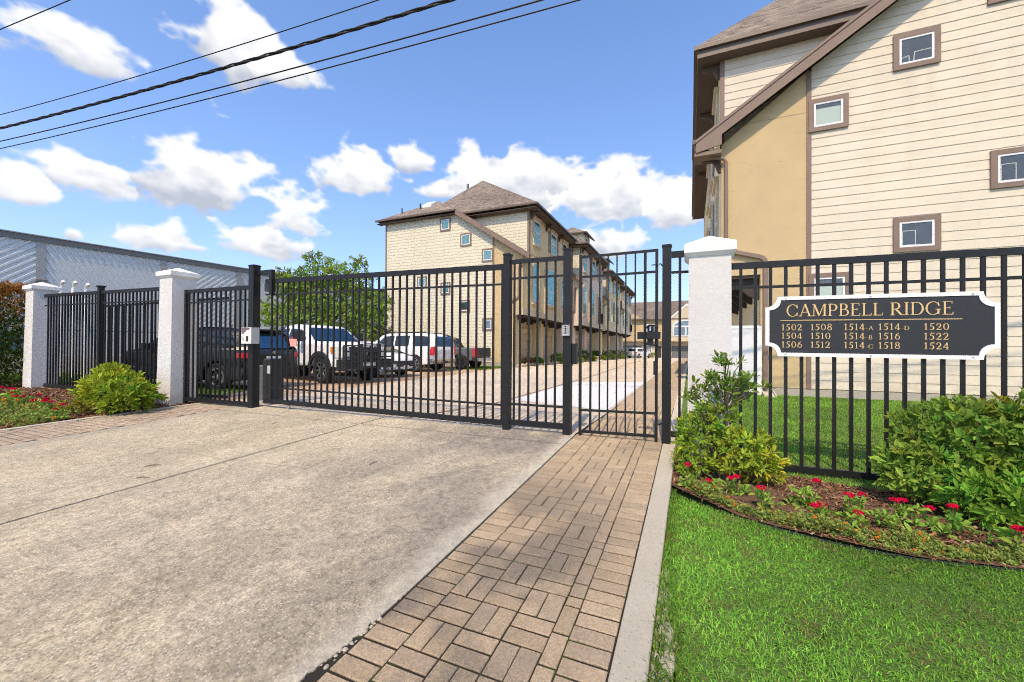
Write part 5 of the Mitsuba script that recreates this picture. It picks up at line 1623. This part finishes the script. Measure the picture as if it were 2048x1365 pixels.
for a in (-1, 1):
    c.emit('headlight', c.shell2 ^ cube(5.75, 6.3, *sorted((a * .63, a * 1.1)), .86, 1.2), 'mat_headlamp')
    c.emit('turn_signal', c.out2 ^ cube(5.6, 5.75, *sorted((a * .9, a * 1.1)), 1.0, 1.2), 'mat_amber')
    c.emit('mirror', M3.cube([.16, .26, .34]).translate([4.05, a * 1.2 - .13, 1.38]), 'mat_plastic')
    c.emit('fender_flare', (M3.cylinder(.06, .60, circular_segments=32) - M3.cylinder(.1, .48, circular_segments=32).translate([0, 0, -.02])).rotate([90, 0, 0]).translate([5.05, a * 1.03 + .03, .46]) ^ cube(3, 6.4, -1.2, 1.2, .5, 2), 'mat_plastic')
c.emit('bumper', cube(5.9, 6.22, -1.0, 1.0, .5, .80), 'mat_plastic')
c.emit('number_plate', cube(6.22, 6.235, -.26, .26, .58, .72), 'mat_plate')
gd = M3()
for z in (.72, .88, 1.06, 1.24):
    gd = gd + cube(6.24, 6.285, -1.0, 1.0, z - .022, z + .022)
for yv in (-1.0, 1.0, -.62, .62):
    gd = gd + cube(6.24, 6.285, yv - .022, yv + .022, .72, 1.24)
for yv in (-.36, .36):
    gd = gd + cube(6.2, 6.31, yv - .05, yv + .05, .45, 1.30)
for yv in (-.2, 0, .2):
    gd = gd + cube(6.25, 6.275, yv - .012, yv + .012, .72, 1.24)
c.emit('grille_guard', gd, 'mat_plastic')
c.emit('emblem', M3.cylinder(.03, .1, circular_segments=20).scale([1, .6, 1]).rotate([0, 90, 0]).translate([6.05, 0, 1.02]), 'mat_chrome')
c.finish([(1.15, .43), (5.05, .43)], arch=.10, spokes=8, tw=.30)

# white sedan
c = Car('parked_sedan', 'white sedan parked between the white pickup and the white SUV', 'car', 4.95, 1.86,
        [(.05, .32), (.0, .55), (.02, .95), (.12, 1.06), (.75, 1.12), (1.55, 1.40), (2.2, 1.45), (2.8, 1.42), (3.2, 1.32), (4.05, .98), (4.75, .80), (4.93, .66), (4.95, .35), (4.7, .2), (.4, .2)],
        [(-.93, .2), (-.93, .8), (-.88, .95), (-.66, 1.38), (-.5, 1.47), (.5, 1.47), (.66, 1.38), (.88, .95), (.93, .8), (.93, .2)], (-15.35, 13.5, LZ(13.4), -3), 'mat_car_white')
c.sidewin([[(1.1, 1.02), (1.6, 1.32), (2.2, 1.37), (2.2, .98)], [(2.28, .98), (2.28, 1.37), (2.75, 1.34), (3.1, 1.25), (3.7, .97)]])
c.emit('windscreen', c.shell ^ c.front_region([(-.74, .99), (.74, .99), (.56, 1.35), (-.56, 1.35)], 2.7, 4.2), 'mat_car_glass')
c.emit('grille', c.shell2 ^ cube(4.4, 5.1, -.5, .5, .44, .66), 'mat_plastic')
c.emit('lower_grille', c.shell2 ^ cube(4.4, 5.1, -.78, .78, .22, .33), 'mat_plastic')
for a in (-1, 1):
    c.emit('headlight', c.shell2 ^ cube(4.2, 5.1, *sorted((a * .5, a * 1.0)), .56, .67), 'mat_dark_rim')
    c.emit('mirror', M3.cube([.14, .2, .12]).translate([3.3, a * .98 - .1, .98]), 'mat_car_white')
c.emit('number_plate', cube(4.95, 4.975, -.15, .15, .33, .48), 'mat_plate')
c.emit('emblem', cube(4.94, 4.98, -.04, .04, .54, .62), 'mat_chrome')
c.finish([(1.02, .33), (3.95, .33)], spokes=5)

# white large SUV, tail towards the drive
c = Car('parked_suv', 'large white SUV with dark windows parked with its tail towards the drive', 'car', 5.2, 2.04,
        [(.08, .45), (.0, .6), (.0, 1.1), (.05, 1.2), (.2, 1.78), (.35, 1.86), (1.2, 1.92), (2.6, 1.91), (3.2, 1.85), (3.95, 1.28), (5.0, 1.15), (5.15, 1.0), (5.2, .5), (5.0, .32), (.5, .36)],
        [(-1.02, .32), (-1.02, 1.05), (-.98, 1.2), (-.82, 1.8), (-.7, 1.93), (.7, 1.93), (.82, 1.8), (.98, 1.2), (1.02, 1.05), (1.02, .32)], (-11.15, 17.3, LZ(17), 180), 'mat_car_white')
c.sidewin([[(.42, 1.26), (.5, 1.74), (1.28, 1.78), (1.28, 1.25)], [(1.55, 1.25), (1.55, 1.78), (2.4, 1.78), (2.4, 1.25)], [(2.5, 1.25), (2.5, 1.78), (3.1, 1.74), (3.65, 1.26)]])
c.emit('rear_window', c.shell ^ c.front_region([(-.78, 1.25), (.78, 1.25), (.68, 1.74), (-.68, 1.74)], -.1, .4), 'mat_car_film')
c.emit('windscreen', c.shell ^ c.front_region([(-.84, 1.28), (.84, 1.28), (.7, 1.8), (-.7, 1.8)], 3.0, 4.2), 'mat_car_glass')
for a in (-1, 1):
    c.emit('taillight', c.shell2 ^ cube(-.1, .22, *sorted((a * .78, a * 1.1)), .82, 1.24), 'mat_red_lens')
    c.emit('roof_rail', M3.cube([2.4, .05, .05]).translate([.7, a * .68 - .025, 1.91]), 'mat_plastic')
    c.emit('mirror', M3.cube([.16, .26, .22]).translate([3.55, a * 1.12 - .13, 1.2]), 'mat_car_white')
c.emit('number_plate', c.shell2 ^ cube(-.1, .2, -.2, .2, .90, 1.08), 'mat_plate')
c.emit('rear_bumper', c.out2 ^ cube(-.1, .3, -1.05, 1.05, .42, .66), 'mat_chrome')
c.emit('tow_hitch', cube(-.1, .1, -.08, .08, .42, .52), 'mat_plastic')
c.finish([(1.15, .40), (4.2, .40)], spokes=6)

# grey pickup
c = Car('parked_pickup', 'dark grey pickup truck with a big red taillight, its bed tail towards the drive', 'truck', 5.35, 1.9,
        [(.0, .55), (.0, 1.12), (.04, 1.20), (1.78, 1.20), (1.84, 1.24), (2.05, 1.72), (2.3, 1.80), (3.2, 1.82), (3.6, 1.70), (4.15, 1.22), (5.1, 1.1), (5.3, .95), (5.35, .6), (5.1, .42), (.3, .48)],
        [(-.95, .42), (-.95, 1.1), (-.92, 1.22), (-.74, 1.7), (-.6, 1.83), (.6, 1.83), (.74, 1.7), (.92, 1.22), (.95, 1.1), (.95, .42)], (-10.6, 20.35, LZ(20), 180), 'mat_car_grey')
c.body = c.body - cube(.07, 1.7, -.78, .78, .75, 1.5)
c.sidewin([[(2.1, 1.24), (2.2, 1.66), (2.75, 1.70), (2.75, 1.22)], [(2.82, 1.22), (2.82, 1.70), (3.3, 1.68), (3.85, 1.22)]])
c.emit('rear_window', c.shell ^ c.front_region([(-.62, 1.28), (.62, 1.28), (.55, 1.66), (-.55, 1.66)], 1.7, 2.4), 'mat_car_glass')
c.emit('tailgate', c.shell2 ^ cube(-.1, .1, -.72, .72, .62, 1.18), 'mat_plastic')
for a in (-1, 1):
    c.emit('taillight', c.out2 ^ cube(-.1, .2, *sorted((a * .73, a * 1.1)), .70, 1.16), 'mat_red_lens')
    c.emit('mirror', M3.cube([.14, .24, .2]).translate([3.6, a * 1.05 - .12, 1.18]), 'mat_plastic')
c.emit('rear_bumper', cube(-.14, .12, -.88, .88, .46, .64), 'mat_chrome')
c.emit('number_plate', cube(-.155, -.14, -.16, .16, .48, .62), 'mat_plate')
c.finish([(1.0, .39), (4.3, .39)], arch=.09, rim='mat_dark_rim', spokes=6)

# far white SUV
c = Car('parked_suv', 'small white SUV at the far end of the drive by the open garage', 'car', 4.6, 1.9,
        [(.05, .4), (.0, .6), (.03, 1.0), (.35, 1.55), (.6, 1.66), (2.4, 1.66), (2.9, 1.52), (3.5, 1.08), (4.3, .95), (4.6, .7), (4.55, .32), (.4, .32)],
        [(-.95, .3), (-.95, 1.0), (-.7, 1.58), (-.58, 1.68), (.58, 1.68), (.7, 1.58), (.95, 1.0), (.95, .3)], (-8.6, 66.9, LZ(67), 62), 'mat_car_white')
c.sidewin([[(.5, 1.08), (.7, 1.5), (1.9, 1.55), (1.9, 1.06)], [(2.0, 1.06), (2.0, 1.55), (2.8, 1.46), (3.3, 1.07)]])
c.emit('rear_window', c.shell ^ c.front_region([(-.68, 1.1), (.68, 1.1), (.56, 1.52), (-.56, 1.52)], -.1, .6), 'mat_car_glass')
for a in (-1, 1):
    c.emit('taillight', c.out2 ^ cube(-.1, .3, *sorted((a * .6, a * 1.1)), .82, .98), 'mat_red_lens')
c.emit('number_plate', c.shell2 ^ cube(-.1, .2, -.2, .2, .68, .82), 'mat_plate')
c.finish([(.85, .35), (3.7, .35)], spokes=5)
# ------------------------------------------------------------------ vegetation
def rosettes(C, D, n, L, W, rng, base, a=.22, hue=.12, spread=.95, droop=.05, fold=.3):
    """n leaves round each tip C with axis D."""
    m = len(C)
    D = D / np.linalg.norm(D, axis=1, keepdims=True)
    R = np.cross(D, rng.normal(0, 1, (m, 3)))
    R /= np.linalg.norm(R, axis=1, keepdims=True)
    B = np.cross(D, R)
    out = []
    tint = 1 + rng.normal(0, a * .7, (m, 1))
    hu = 1 + rng.normal(0, hue, (m, 3)) * np.array([1., .35, .5])
    for k in range(n):
        th = k * 2.39996 + rng.normal(0, .25, m)
        el = spread * (.45 + .75 * (k + .5) / n) + rng.normal(0, .12, m)
        d = D * np.cos(el)[:, None] + (R * np.cos(th)[:, None] + B * np.sin(th)[:, None]) * np.sin(el)[:, None]
        P = C - D * (L * .35 * k / n) + d * L * .08
        ln = L * rng.uniform(.45, 1.25, m)
        col = np.clip(np.asarray(base)[None] * tint * hu * (1 + rng.normal(0, a * .5, (m, 1))), .004, .9)
        out.append(leaf_arrays(P, d, ln, W * ln / L * rng.uniform(.8, 1.2, m), rng, col, fold, droop, up=D + rng.normal(0, .25, (m, 3))))
    return out


def lump_tips(c, r, n, rng, inner=.45, low=-.75):
    d = rng.normal(0, 1, (n * 3, 3))
    d /= np.linalg.norm(d, axis=1, keepdims=True)
    d = d[d[:, 2] > low][:n]
    t = rng.uniform(inner ** 2, 1, len(d)) ** .5
    bump = .60 + .80 * meshkit.fbm(d * 2.3 + np.asarray(c) * 3, 3, 4)
    P = np.asarray(c) + d * np.asarray(r) * (t * bump)[:, None]
    D = d * np.array([1, 1, .8]) + np.array([0, 0, .55]) + rng.normal(0, .25, (len(d), 3))
    return P, D


def stems(base, tips, rng, r0=.012, r1=.003):
    m = MB()
    b = np.asarray(base, float)
    for t in tips:
        t = np.asarray(t, float)
        mid = b * .45 + t * .55 + np.array([rng.normal(0, .03), rng.normal(0, .03), -.03 * np.linalg.norm(t - b)])
        s = b + rng.normal(0, .02, 3) * np.array([1, 1, 0])
        m.tube([s, (s + mid) / 2 + rng.normal(0, .01, 3), mid, t], [r0, r0 * .75, r0 * .5, r1], 5)
    return m


def bush(label, cat, lumps, base, L, W, rng, leaves=7, name='shrub', stem_n=14, sr=.012, **kw):
    """lumps: (centre, radii, tips, colour)."""
    k = thing(name, label, cat)
    items, tips = [], []
    for c, r, n, col in lumps:
        P, D = lump_tips(c, r, n, rng)
        items += rosettes(P, D, leaves, L, W, rng, col, **kw)
        tips += list(P[::max(1, len(P) // stem_n)])
    me, cc = cat_leaves(items)
    put('foliage', me, 'mat_leaf', k, color=cc, kind='stuff')
    labels[k + '__foliage'] = {'kind': 'stuff', 'label': 'leaves of the plant'}
    stems(base, tips, rng, sr).put('stem', 'mat_bark', k, True)
    return k


rv = np.random.default_rng(77)
YG, MG, DG = (.36, .44, .045), (.2, .32, .04), (.095, .18, .027)
# right shrub with a sapling growing through it, in front of the pillar
k = bush('bright yellow-green shrub with a thin sapling in front of the white pillar by the sign', 'shrub',
         [((.12, 4.62, .50), (.26, .24, .27), 160, (.26, .38, .045)), ((.46, 4.58, .38), (.29, .26, .25), 200, (.36, .45, .05)), ((.24, 4.66, .74), (.20, .18, .17), 55, (.22, .34, .045)),
          ((.03, 4.50, .24), (.22, .20, .16), 70, (.28, .40, .045)), ((.64, 4.62, .28), (.20, .18, .16), 80, (.42, .48, .05))], (.30, 4.6, .06), .075, .024, rv)
tuft = [(.33, 4.68, 1.27, 12), (.24, 4.68, 1.12, 12), (.44, 4.66, 1.10, 12), (.12, 4.72, 1.02, 10), (.54, 4.68, 1.02, 8), (.33, 4.66, 1.00, 9), (.02, 4.74, .93, 8), (.4, 4.7, .9, 7)]
items, tips = [], []
for x, y, z, n in tuft:
    P = np.array([x, y, z]) + rv.normal(0, 1, (n, 3)) * np.array([.07, .05, .035])
    D = np.tile([0, 0, 1.0], (n, 1)) + rv.normal(0, .45, (n, 3))
    items += rosettes(P, D, 8, .085, .024, rv, (.18, .28, .05), spread=1.15)
    tips += list(P[::3])
me, cc = cat_leaves(items)
put('sapling_foliage', me, 'mat_leaf', k, color=cc, kind='stuff')
sm_ = MB().tube([(.31, 4.62, .05), (.32, 4.64, .6), (.33, 4.66, .95), (.33, 4.68, 1.25)], [.014, .012, .009, .004], 6)
for t in tips:
    sm_.tube([(.325, 4.65, .80), (.5 * .33 + .5 * t[0], t[1], t[2] - .12), t], [.007, .005, .003], 4)
sm_.put('sapling_stem', 'mat_bark', k, True)
bush('large dense glossy green shrub at the right edge below the sign', 'shrub',
     [((2.10, 4.66, .60), (.48, .36, .40), 420, (0.207, 0.329, 0.055)), ((1.79, 4.58, .36), (.29, .28, .26), 220, (0.244, 0.378, 0.061)), ((2.62, 4.60, .66), (.50, .42, .40), 420, (0.220, 0.329, 0.055)), ((3.10, 4.45, .55), (.45, .4, .4), 300, (0.195, 0.305, 0.049)),
      ((2.25, 4.28, .30), (.50, .28, .22), 330, (0.195, 0.366, 0.049)), ((2.75, 4.2, .36), (.45, .3, .28), 260, (0.146, 0.317, 0.043)), ((2.5, 4.72, .90), (.30, .2, .14), 60, (.26, .27, .035))], (2.35, 4.6, .06), .085, .030, rv, stem_n=22, sr=.014)
bush('rounded bright green shrub in the left bed in front of the picket fence', 'shrub',
     [((-9.85, 4.02, .58), (.62, .42, .36), 330, YG), ((-9.35, 4.0, .48), (.48, .40, .28), 240, (.24, .33, .035)), ((-10.3, 4.05, .52), (.45, .36, .28), 200, (.36, .43, .045)), ((-10.15, 4.1, .86), (.26, .22, .16), 90, YG)], (-9.75, 4.0, .2), .13, .042, rv)
bush('small low plant with sparse yellowing leaves left of the rounded shrub', 'plant', [((-10.1, 3.52, .30), (.30, .22, .12), 60, (.30, .29, .04))], (-10.1, 3.52, .2), .07, .026, rv, name='low_plant', stem_n=8, sr=.006)
bush('tiny dark-leaved seedling at the foot of the left white pillar', 'plant', [((-9.98, 4.62, .40), (.10, .07, .13), 14, (.06, .09, .03))], (-9.98, 4.62, .2), .08, .03, rv, name='seedling', stem_n=8, sr=.005)

# tall hedge at far left, reddish on top
hk = thing('hedge', 'tall clipped hedge with reddish-brown top leaves at the far left', 'hedge')
n = 7000
P = rv.uniform((-22, 3.75, .35), (-15.95, 4.75, 2.95), (n, 3))
side = rv.integers(0, 4, n)
P[side == 0, 1] = 3.78 + rv.exponential(.07, (side == 0).sum())
P[side == 1, 2] = 2.93 - rv.exponential(.08, (side == 1).sum())
P[side == 2, 0] = -15.98 - rv.exponential(.08, (side == 2).sum())
P += rv.normal(0, .05, P.shape)
D = np.c_[rv.normal(.2, .6, n), rv.normal(-.7, .5, n), rv.normal(.55, .5, n)]
t = np.clip((P[:, 2] - 2.0 + rv.normal(0, .25, n)) / .8, 0, 1)[:, None]
items = []
for kk in range(5):
    d = D + rv.normal(0, .65, (n, 3))
    col = np.array([(.11, .16, .035)]) * (1 - t) + np.array([(.46, .22, .06)]) * t
    col = np.clip(col * (1 + rv.normal(0, .3, (n, 1))) * (1 + rv.normal(0, .12, (n, 3))), .004, .9)
    items.append(leaf_arrays(P + rv.normal(0, .03, P.shape), d, rv.uniform(.05, .10, n), rv.uniform(.022, .038, n), rv, col))
me, cc = cat_leaves(items)
put('foliage', me, 'mat_leaf', hk, color=cc, kind='stuff')
m = MB()
for x in np.arange(-21.8, -16.0, .45):
    m.tube([(x, 4.25, .2), (x + .05, 4.25, 1.4), (x - .03, 4.3, 2.6)], [.03, .022, .01], 5)
m.put('stem', 'mat_bark', hk)


# tree behind the white pickup
def tree(label, base, h, lumps, L, W, col, rng, leaves=6, trunk=.16, name='tree', branches=None):
    k = thing(name, label, 'tree')
    b = np.asarray(base, float)
    m = MB()
    top = b + np.array([.1, .1, h * .45])
    m.tube([b, b + (top - b) * .5 + rng.normal(0, .05, 3), top], [trunk, trunk * .8, trunk * .6], 9)
    items = []
    for c, r, n in lumps:
        c = np.asarray(c, float)
        s = b + (top - b) * rng.uniform(.55, 1)
        m.tube([s, (s + c) / 2 + np.array([0, 0, .25]), c], [trunk * .45, trunk * .3, trunk * .12], 6)
        P, D = lump_tips(c, r, n, rng, .35, -.9)
        for q in P[::max(1, n // 9)]:
            m.tube([c, (c + q) / 2 + np.array([0, 0, .1]), q], [trunk * .14, .018, .007], 4)
        items += rosettes(P, D, leaves, L, W, rng, col, droop=.25, spread=1.1)
    me, cc = cat_leaves(items)
    put('crown', me, 'mat_leaf', k, color=cc, kind='stuff')
    labels[k + '__crown'] = {'kind': 'stuff', 'label': 'leafy crown'}
    m.put('trunk', 'mat_bark', k, True)
    return k


tree('bushy green tree behind the white pickup and beside the siding townhouse', (-18.3, 16.4, .15), 6.3,
     [((-18.2, 16.3, 5.3), (1.5, 1.3, .9), 300), ((-16.9, 16.9, 4.9), (1.2, 1.2, .95), 170), ((-19.6, 15.6, 4.6), (1.2, 1.1, .9), 270), ((-20.6, 15.2, 3.3), (1.1, 1.1, .9), 150), ((-18.6, 15.7, 3.5), (1.5, 1.3, 1.1), 340),
      ((-17.0, 16.5, 3.2), (1.4, 1.2, 1.1), 330), ((-19.8, 15.3, 2.3), (1.2, 1.0, .7), 210), ((-17.9, 15.9, 2.1), (1.5, 1.0, .7), 230), ((-16.2, 17.2, 2.2), (1.0, .9, .6), 130), ((-15.8, 17.3, 3.6), (1.1, 1.0, 1.2), 240), ((-20.4, 15.2, 5.2), (.5, .4, .5), 24), ((-16.6, 17.0, 6.0), (.5, .5, .4), 26), ((-18.9, 16.0, 6.2), (.5, .5, .45), 26)],
     .21, .085, (.23, .35, .055), rv)
bush('thin drooping branches with pale reddish leaves hanging in front of the siding townhouse', 'plant', [((-15.6, 17.6, 2.6), (.5, .45, 1.0), 70, (.24, .22, .07)), ((-15.2, 17.9, 1.9), (.4, .4, .6), 40, (.27, .20, .09))], (-15.9, 17.4, .15), .17, .06, rv, leaves=5, name='climbing_plant', sr=.02)
wf = thing('wooden_fence', 'weathered wooden board fence behind the parked cars', 'fence')
m = MB()
for i, x in enumerate(np.arange(-24, -15.6, .14)):
    zt = 1.95 + rv.uniform(-.02, .02)
    m.box(x, x + .13, 21.6 + rv.uniform(-.006, .006), 21.625, .1, zt)
m.put('boards', 'mat_wood_fence', wf, kind='stuff', label='vertical boards of the fence')
for z in (.6, 1.6):
    put('rail', obox(-24, -15.6, 21.63, 21.68, z, z + .09), 'mat_wood_fence', wf)


# flowering plants
def pentas(label, x, y, z, s, blooms, rng, group=None, cat='flower'):
    k = thing('flowering_plant', label, cat)
    s *= .82
    n = int(12 * s + 3)
    P = np.array([x, y, z]) + rng.normal(0, 1, (n, 3)) * np.array([.055, .05, .0]) * s + np.c_[np.zeros((n, 2)), rng.uniform(.03, .16, n) * s]
    D = np.tile([0, 0, 1.], (n, 1)) + rng.normal(0, .5, (n, 3))
    items = rosettes(P, D, 5, .085 * s, .036 * s, rng, (.27, .42, .07), spread=1.25, droop=.2)
    me, cc = cat_leaves(items)
    put('foliage', me, 'mat_leaf', k, color=cc, kind='stuff')
    m = MB()
    for b in range(max(1, blooms - (1 if blooms > 1 and rng.random() < .6 else 0))):
        a = rng.uniform(0, 6.28)
        rr = rng.uniform(.02, .10) * s
        c = np.array([x + rr * math.cos(a), y + rr * math.sin(a) - .03 * s, z + rng.uniform(.17, .27) * s])
        m.tube([(x, y, z), (x * .4 + c[0] * .6, y * .4 + c[1] * .6, z * .4 + c[2] * .6), c], [.004, .003, .0025], 4)
        nf = 26
        d = rng.normal(0, 1, (nf, 3))
        d[:, 2] = np.abs(d[:, 2]) * .8 + .15
        d /= np.linalg.norm(d, axis=1, keepdims=True)
        R = .028 * s * rng.uniform(.8, 1.25)
        C = c + d * np.array([R, R, R * .55])
        it = rosettes(C, d, 5, .017 * s, .010 * s, rng, (.72, .012, .07), a=.2, hue=.1, spread=1.3, droop=.1)
        me, cc = cat_leaves(it)
        put('bloom', me, 'mat_leaf', k, color=cc)
    m.put('stem', 'mat_bark', k)
    return k


spots = [(.00, 4.03, 1.0, 1), (.19, 3.98, .95, 2), (.38, 4.10, 1.05, 3), (.53, 3.80, 1.05, 2), (.86, 4.04, 1.1, 2), (.90, 3.74, 1.0, 3), (1.17, 3.98, 1.0, 3), (1.06, 3.64, .95, 2), (1.30, 3.78, 1.0, 2), (1.50, 3.92, 1.05, 2), (1.66, 3.82, 1.1, 2), (1.90, 3.66, 1.1, 3)]
names = ['first', 'second', 'third', 'fourth', 'fifth', 'sixth', 'seventh', 'eighth', 'ninth', 'tenth', 'eleventh', 'twelfth']
for i, (x, y, s, b) in enumerate(sorted(spots)):
    pentas('red flowering plant, %s from the kerb in the bed below the sign' % names[i], x, y, float(zb_(x, y)), s, b, rv)
lsp = [(-9.75, 3.25, 1.3, 2), (-10.4, 3.3, 1.4, 3), (-11.1, 3.45, 1.5, 3), (-11.9, 3.45, 1.5, 3), (-12.6, 3.55, 1.5, 3), (-13.4, 3.75, 1.6, 2), (-12.9, 3.25, 1.5, 2)]
for i, (x, y, s, b) in enumerate(sorted(lsp, reverse=True)):
    pentas('red flowering plant, %s from the brick border in the left bed' % names[i], x, y, float(zbed(x, y)), s, b, rv)
# low orange-flowered groundcover
rc = np.random.default_rng(31)


def cover(poly, n, zf, L, hmax, items, rng, orange):
    q = in_poly(poly, n, rng)
    h = meshkit.fbm(np.c_[q * 4.5, np.zeros(n)], 3, 6)
    keep = h > .30
    q, h = q[keep], h[keep]
    m = len(q)
    P = np.c_[q, zf(q[:, 0], q[:, 1]) + rng.uniform(.0, 1, m) ** .6 * hmax * np.clip((h - .3) * 2.6, .15, 1)]
    items += rosettes(P, np.tile([0, 0, 1.], (m, 1)) + rng.normal(0, .55, (m, 3)), 5, L, L * .55, rng, (.29, .36, .09), a=.3, spread=1.2)
    k = rng.choice(m, orange, replace=False)
    C = P[k] + np.array([0, 0, .02])
    items += rosettes(C, np.tile([0, -.3, 1.], (orange, 1)) + rng.normal(0, .3, (orange, 3)), 6, L * .75, L * .5, rng, (.78, .20, .02), a=.2, spread=1.35)


strip = Polygon(bed_edge[1:] + [(2.6, 3.85), (1.82, 3.64), (1.3, 3.55), (.97, 3.57), (.6, 3.68), (.35, 3.80), (.15, 3.93), (.05, 4.02)]).intersection(sbox(-.2, 3, 3.4, 5)).buffer(-.01)
items = []
cover(strip, 5600, zb_, .019, .10, items, rc, 95)
lstrip = Polygon([(-14.6, 2.7), (-9.55, 2.72), (-9.47, 3.15), (-11, 3.4), (-14.6, 3.55)])
cover(lstrip, 2200, zbed, .045, .20, items, rc, 70)
me, cc = cat_leaves(items)
put('groundcover', me, 'mat_leaf', color=cc)
labels['groundcover'] = {'label': 'low grey-green groundcover with small orange flowers along the front of the beds', 'category': 'groundcover', 'kind': 'stuff'}

# planting along the left row: clipped balls, hedges, stones
balls = [(-9.9, 27.2, .45, .55, 'dark clipped bush at the first garage of the left row'), (-9.55, 30.8, .55, .8, 'dark bush between the first two garage doors'), (-9.2, 34.2, .35, .45, 'light green clipped ball, first by the rose townhouse'),
         (-9.05, 35.7, .33, .42, 'light green clipped ball, second by the rose townhouse'), (-9.5, 38.5, .8, 1.15, 'big dark hedge block in front of the rose townhouse'), (-8.85, 40.5, .38, .5, 'light green clipped ball beside the pale planter box'),
         (-9.3, 43.5, .7, 1.1, 'dark hedge block behind the pale planter box'), (-8.7, 44.5, .38, .5, 'light green clipped ball right of the planter box'), (-9.2, 48.5, .8, 1.0, 'dark hedge in front of the third townhouse'), (-8.4, 50.5, .4, .5, 'light green clipped ball at the third townhouse'),
         (-9.0, 53.5, .9, 1.2, 'dark hedge between the third and last townhouse'), (-8.3, 57, .5, .55, 'light green clipped ball at the last townhouse'), (-8.9, 61, .9, 1.3, 'dark hedge in front of the last townhouse'), (-5.9, 73, .7, .9, 'light green bush by the door of the far townhouse'),
         (-3.3, 73.6, .4, .6, 'small bush beside the dark far downspout')]
for x, y, r, h, lab in balls:
    z = LZ(y)
    col = DG if 'dark' in lab or 'big' in lab else (.25, .31, .04)
    bush(lab, 'bush', [((x, y, z + h * .5), (r, r, h * .55), int(60 + 60 * r), col)], (x, y, z), .16, .08, rv, leaves=5, name='clipped_bush', stem_n=4, sr=.02)
bush('narrow bright hedge along the right side of the walkway behind the pedestrian gate', 'hedge', [((.32, 16, .62), (.28, .9, .55), 120, (.22, .30, .035)), ((.30, 19, .6), (.3, 1.6, .5), 140, (.14, .22, .03)), ((.33, 24, .6), (.3, 2.5, .5), 160, (.10, .17, .028))], (.3, 18, .1), .13, .05, rv, leaves=6, name='low_hedge')
bush('mixed bed of pale and reddish leafy plants at the corner of the left row', 'plant', [((-10.6, 24.3, .38), (.7, .8, .30), 90, (.22, .27, .08)), ((-10.3, 25.8, .36), (.6, .9, .28), 80, (.28, .10, .09)), ((-10.2, 27.4, .36), (.6, .8, .28), 80, (.25, .30, .07))], (-10.4, 25.5, .15), .2, .08, rv, leaves=5, name='garden_plant')
rk_ = random.Random(8)
st = thing('stone_edging', 'row of rough pale stones edging the planting of the left row', 'edging')
for i in range(30):
    y = 23.4 + i * .62 + rk_.uniform(-.1, .1)
    x = np.interp(y, [20, 26, 45], [-10.0, -9.75, -8.75]) + rk_.uniform(-.08, .08)
    t = trimesh.creation.icosphere(subdivisions=1, radius=.18)
    t.vertices *= np.array([rk_.uniform(.7, 1.2), rk_.uniform(.9, 1.7), rk_.uniform(.6, 1.0)])
    t.vertices += (meshkit.noise(t.vertices * 9 + i, 3) - .5)[:, None] * .09
    t.apply_translation((x, y, LZ(y) + .07))
    put('stone', t, 'mat_stone', st)
pb = thing('planter_box', 'pale stone planter box among the clipped balls of the left row', 'planter')
put('box', bevel_box(-9.3, -8.5, 41.2, 42.4, LZ(42) - .02, LZ(42) + .5, .03), 'mat_stone', pb)
put('slab', obox(-8.9, -8.2, 40.9, 42.6, LZ(42), LZ(42) + .12), 'mat_pillar_cap', pb)
tb = thing('refuse_bin', 'dark wheeled refuse bin by the hedge of the left row', 'bin')
put('bin', bevel_box(-9.75, -9.25, 45.1, 45.7, LZ(45) + .05, LZ(45) + 1.0, .02), 'mat_plastic', tb)
put('lid', obox(-9.8, -9.2, 45.05, 45.75, LZ(45) + 1.0, LZ(45) + 1.06), 'mat_plastic', tb)

# ------------------------------------------------------------------ overhead cables
def cable(label, a, b, r, strands=1, sag=.35):
    k = thing('overhead_cable', label, 'cable')
    a, b = np.asarray(a, float), np.asarray(b, float)
    d = b - a
    t = np.linspace(-.15, 1.9, 90)
    pts = a + d * t[:, None]
    pts[:, 2] += sag * 4 * (t - 0) * (t - 1) * .25
    for s in range(strands):
        ph = s * 2 * np.pi / strands + t * 60
        off = np.c_[np.zeros_like(t), np.cos(ph), np.sin(ph)] * (0 if strands == 1 else r * 1.4)
        put('cable' if s == 0 else 'strand', MB().tube(pts + off, r, 6).mesh(), 'mat_cable', k, True)


cable('thin black cable highest of the four parallel overhead cables', (-19.81, 5.21, 8.6), (-5.89, 6.56, 8.59), .012)
cable('thick twisted black cable bundle, second from the top of the overhead cables', (-19.8, 5.21, 8.17), (-4.3, 6.72, 8.17), .018, 3)
cable('black overhead cable, third from the top of the four', (-19.79, 5.21, 7.76), (-2.46, 6.9, 7.69), .016)
cable('black overhead cable, lowest of the four', (-19.79, 5.21, 7.53), (-1.78, 6.96, 7.51), .014)
cable('short black overhead cable crossing the upper left corner of the sky', (-15.91, 4.16, 9.32), (-13.06, 4.44, 9.33), .011, 1, .0)
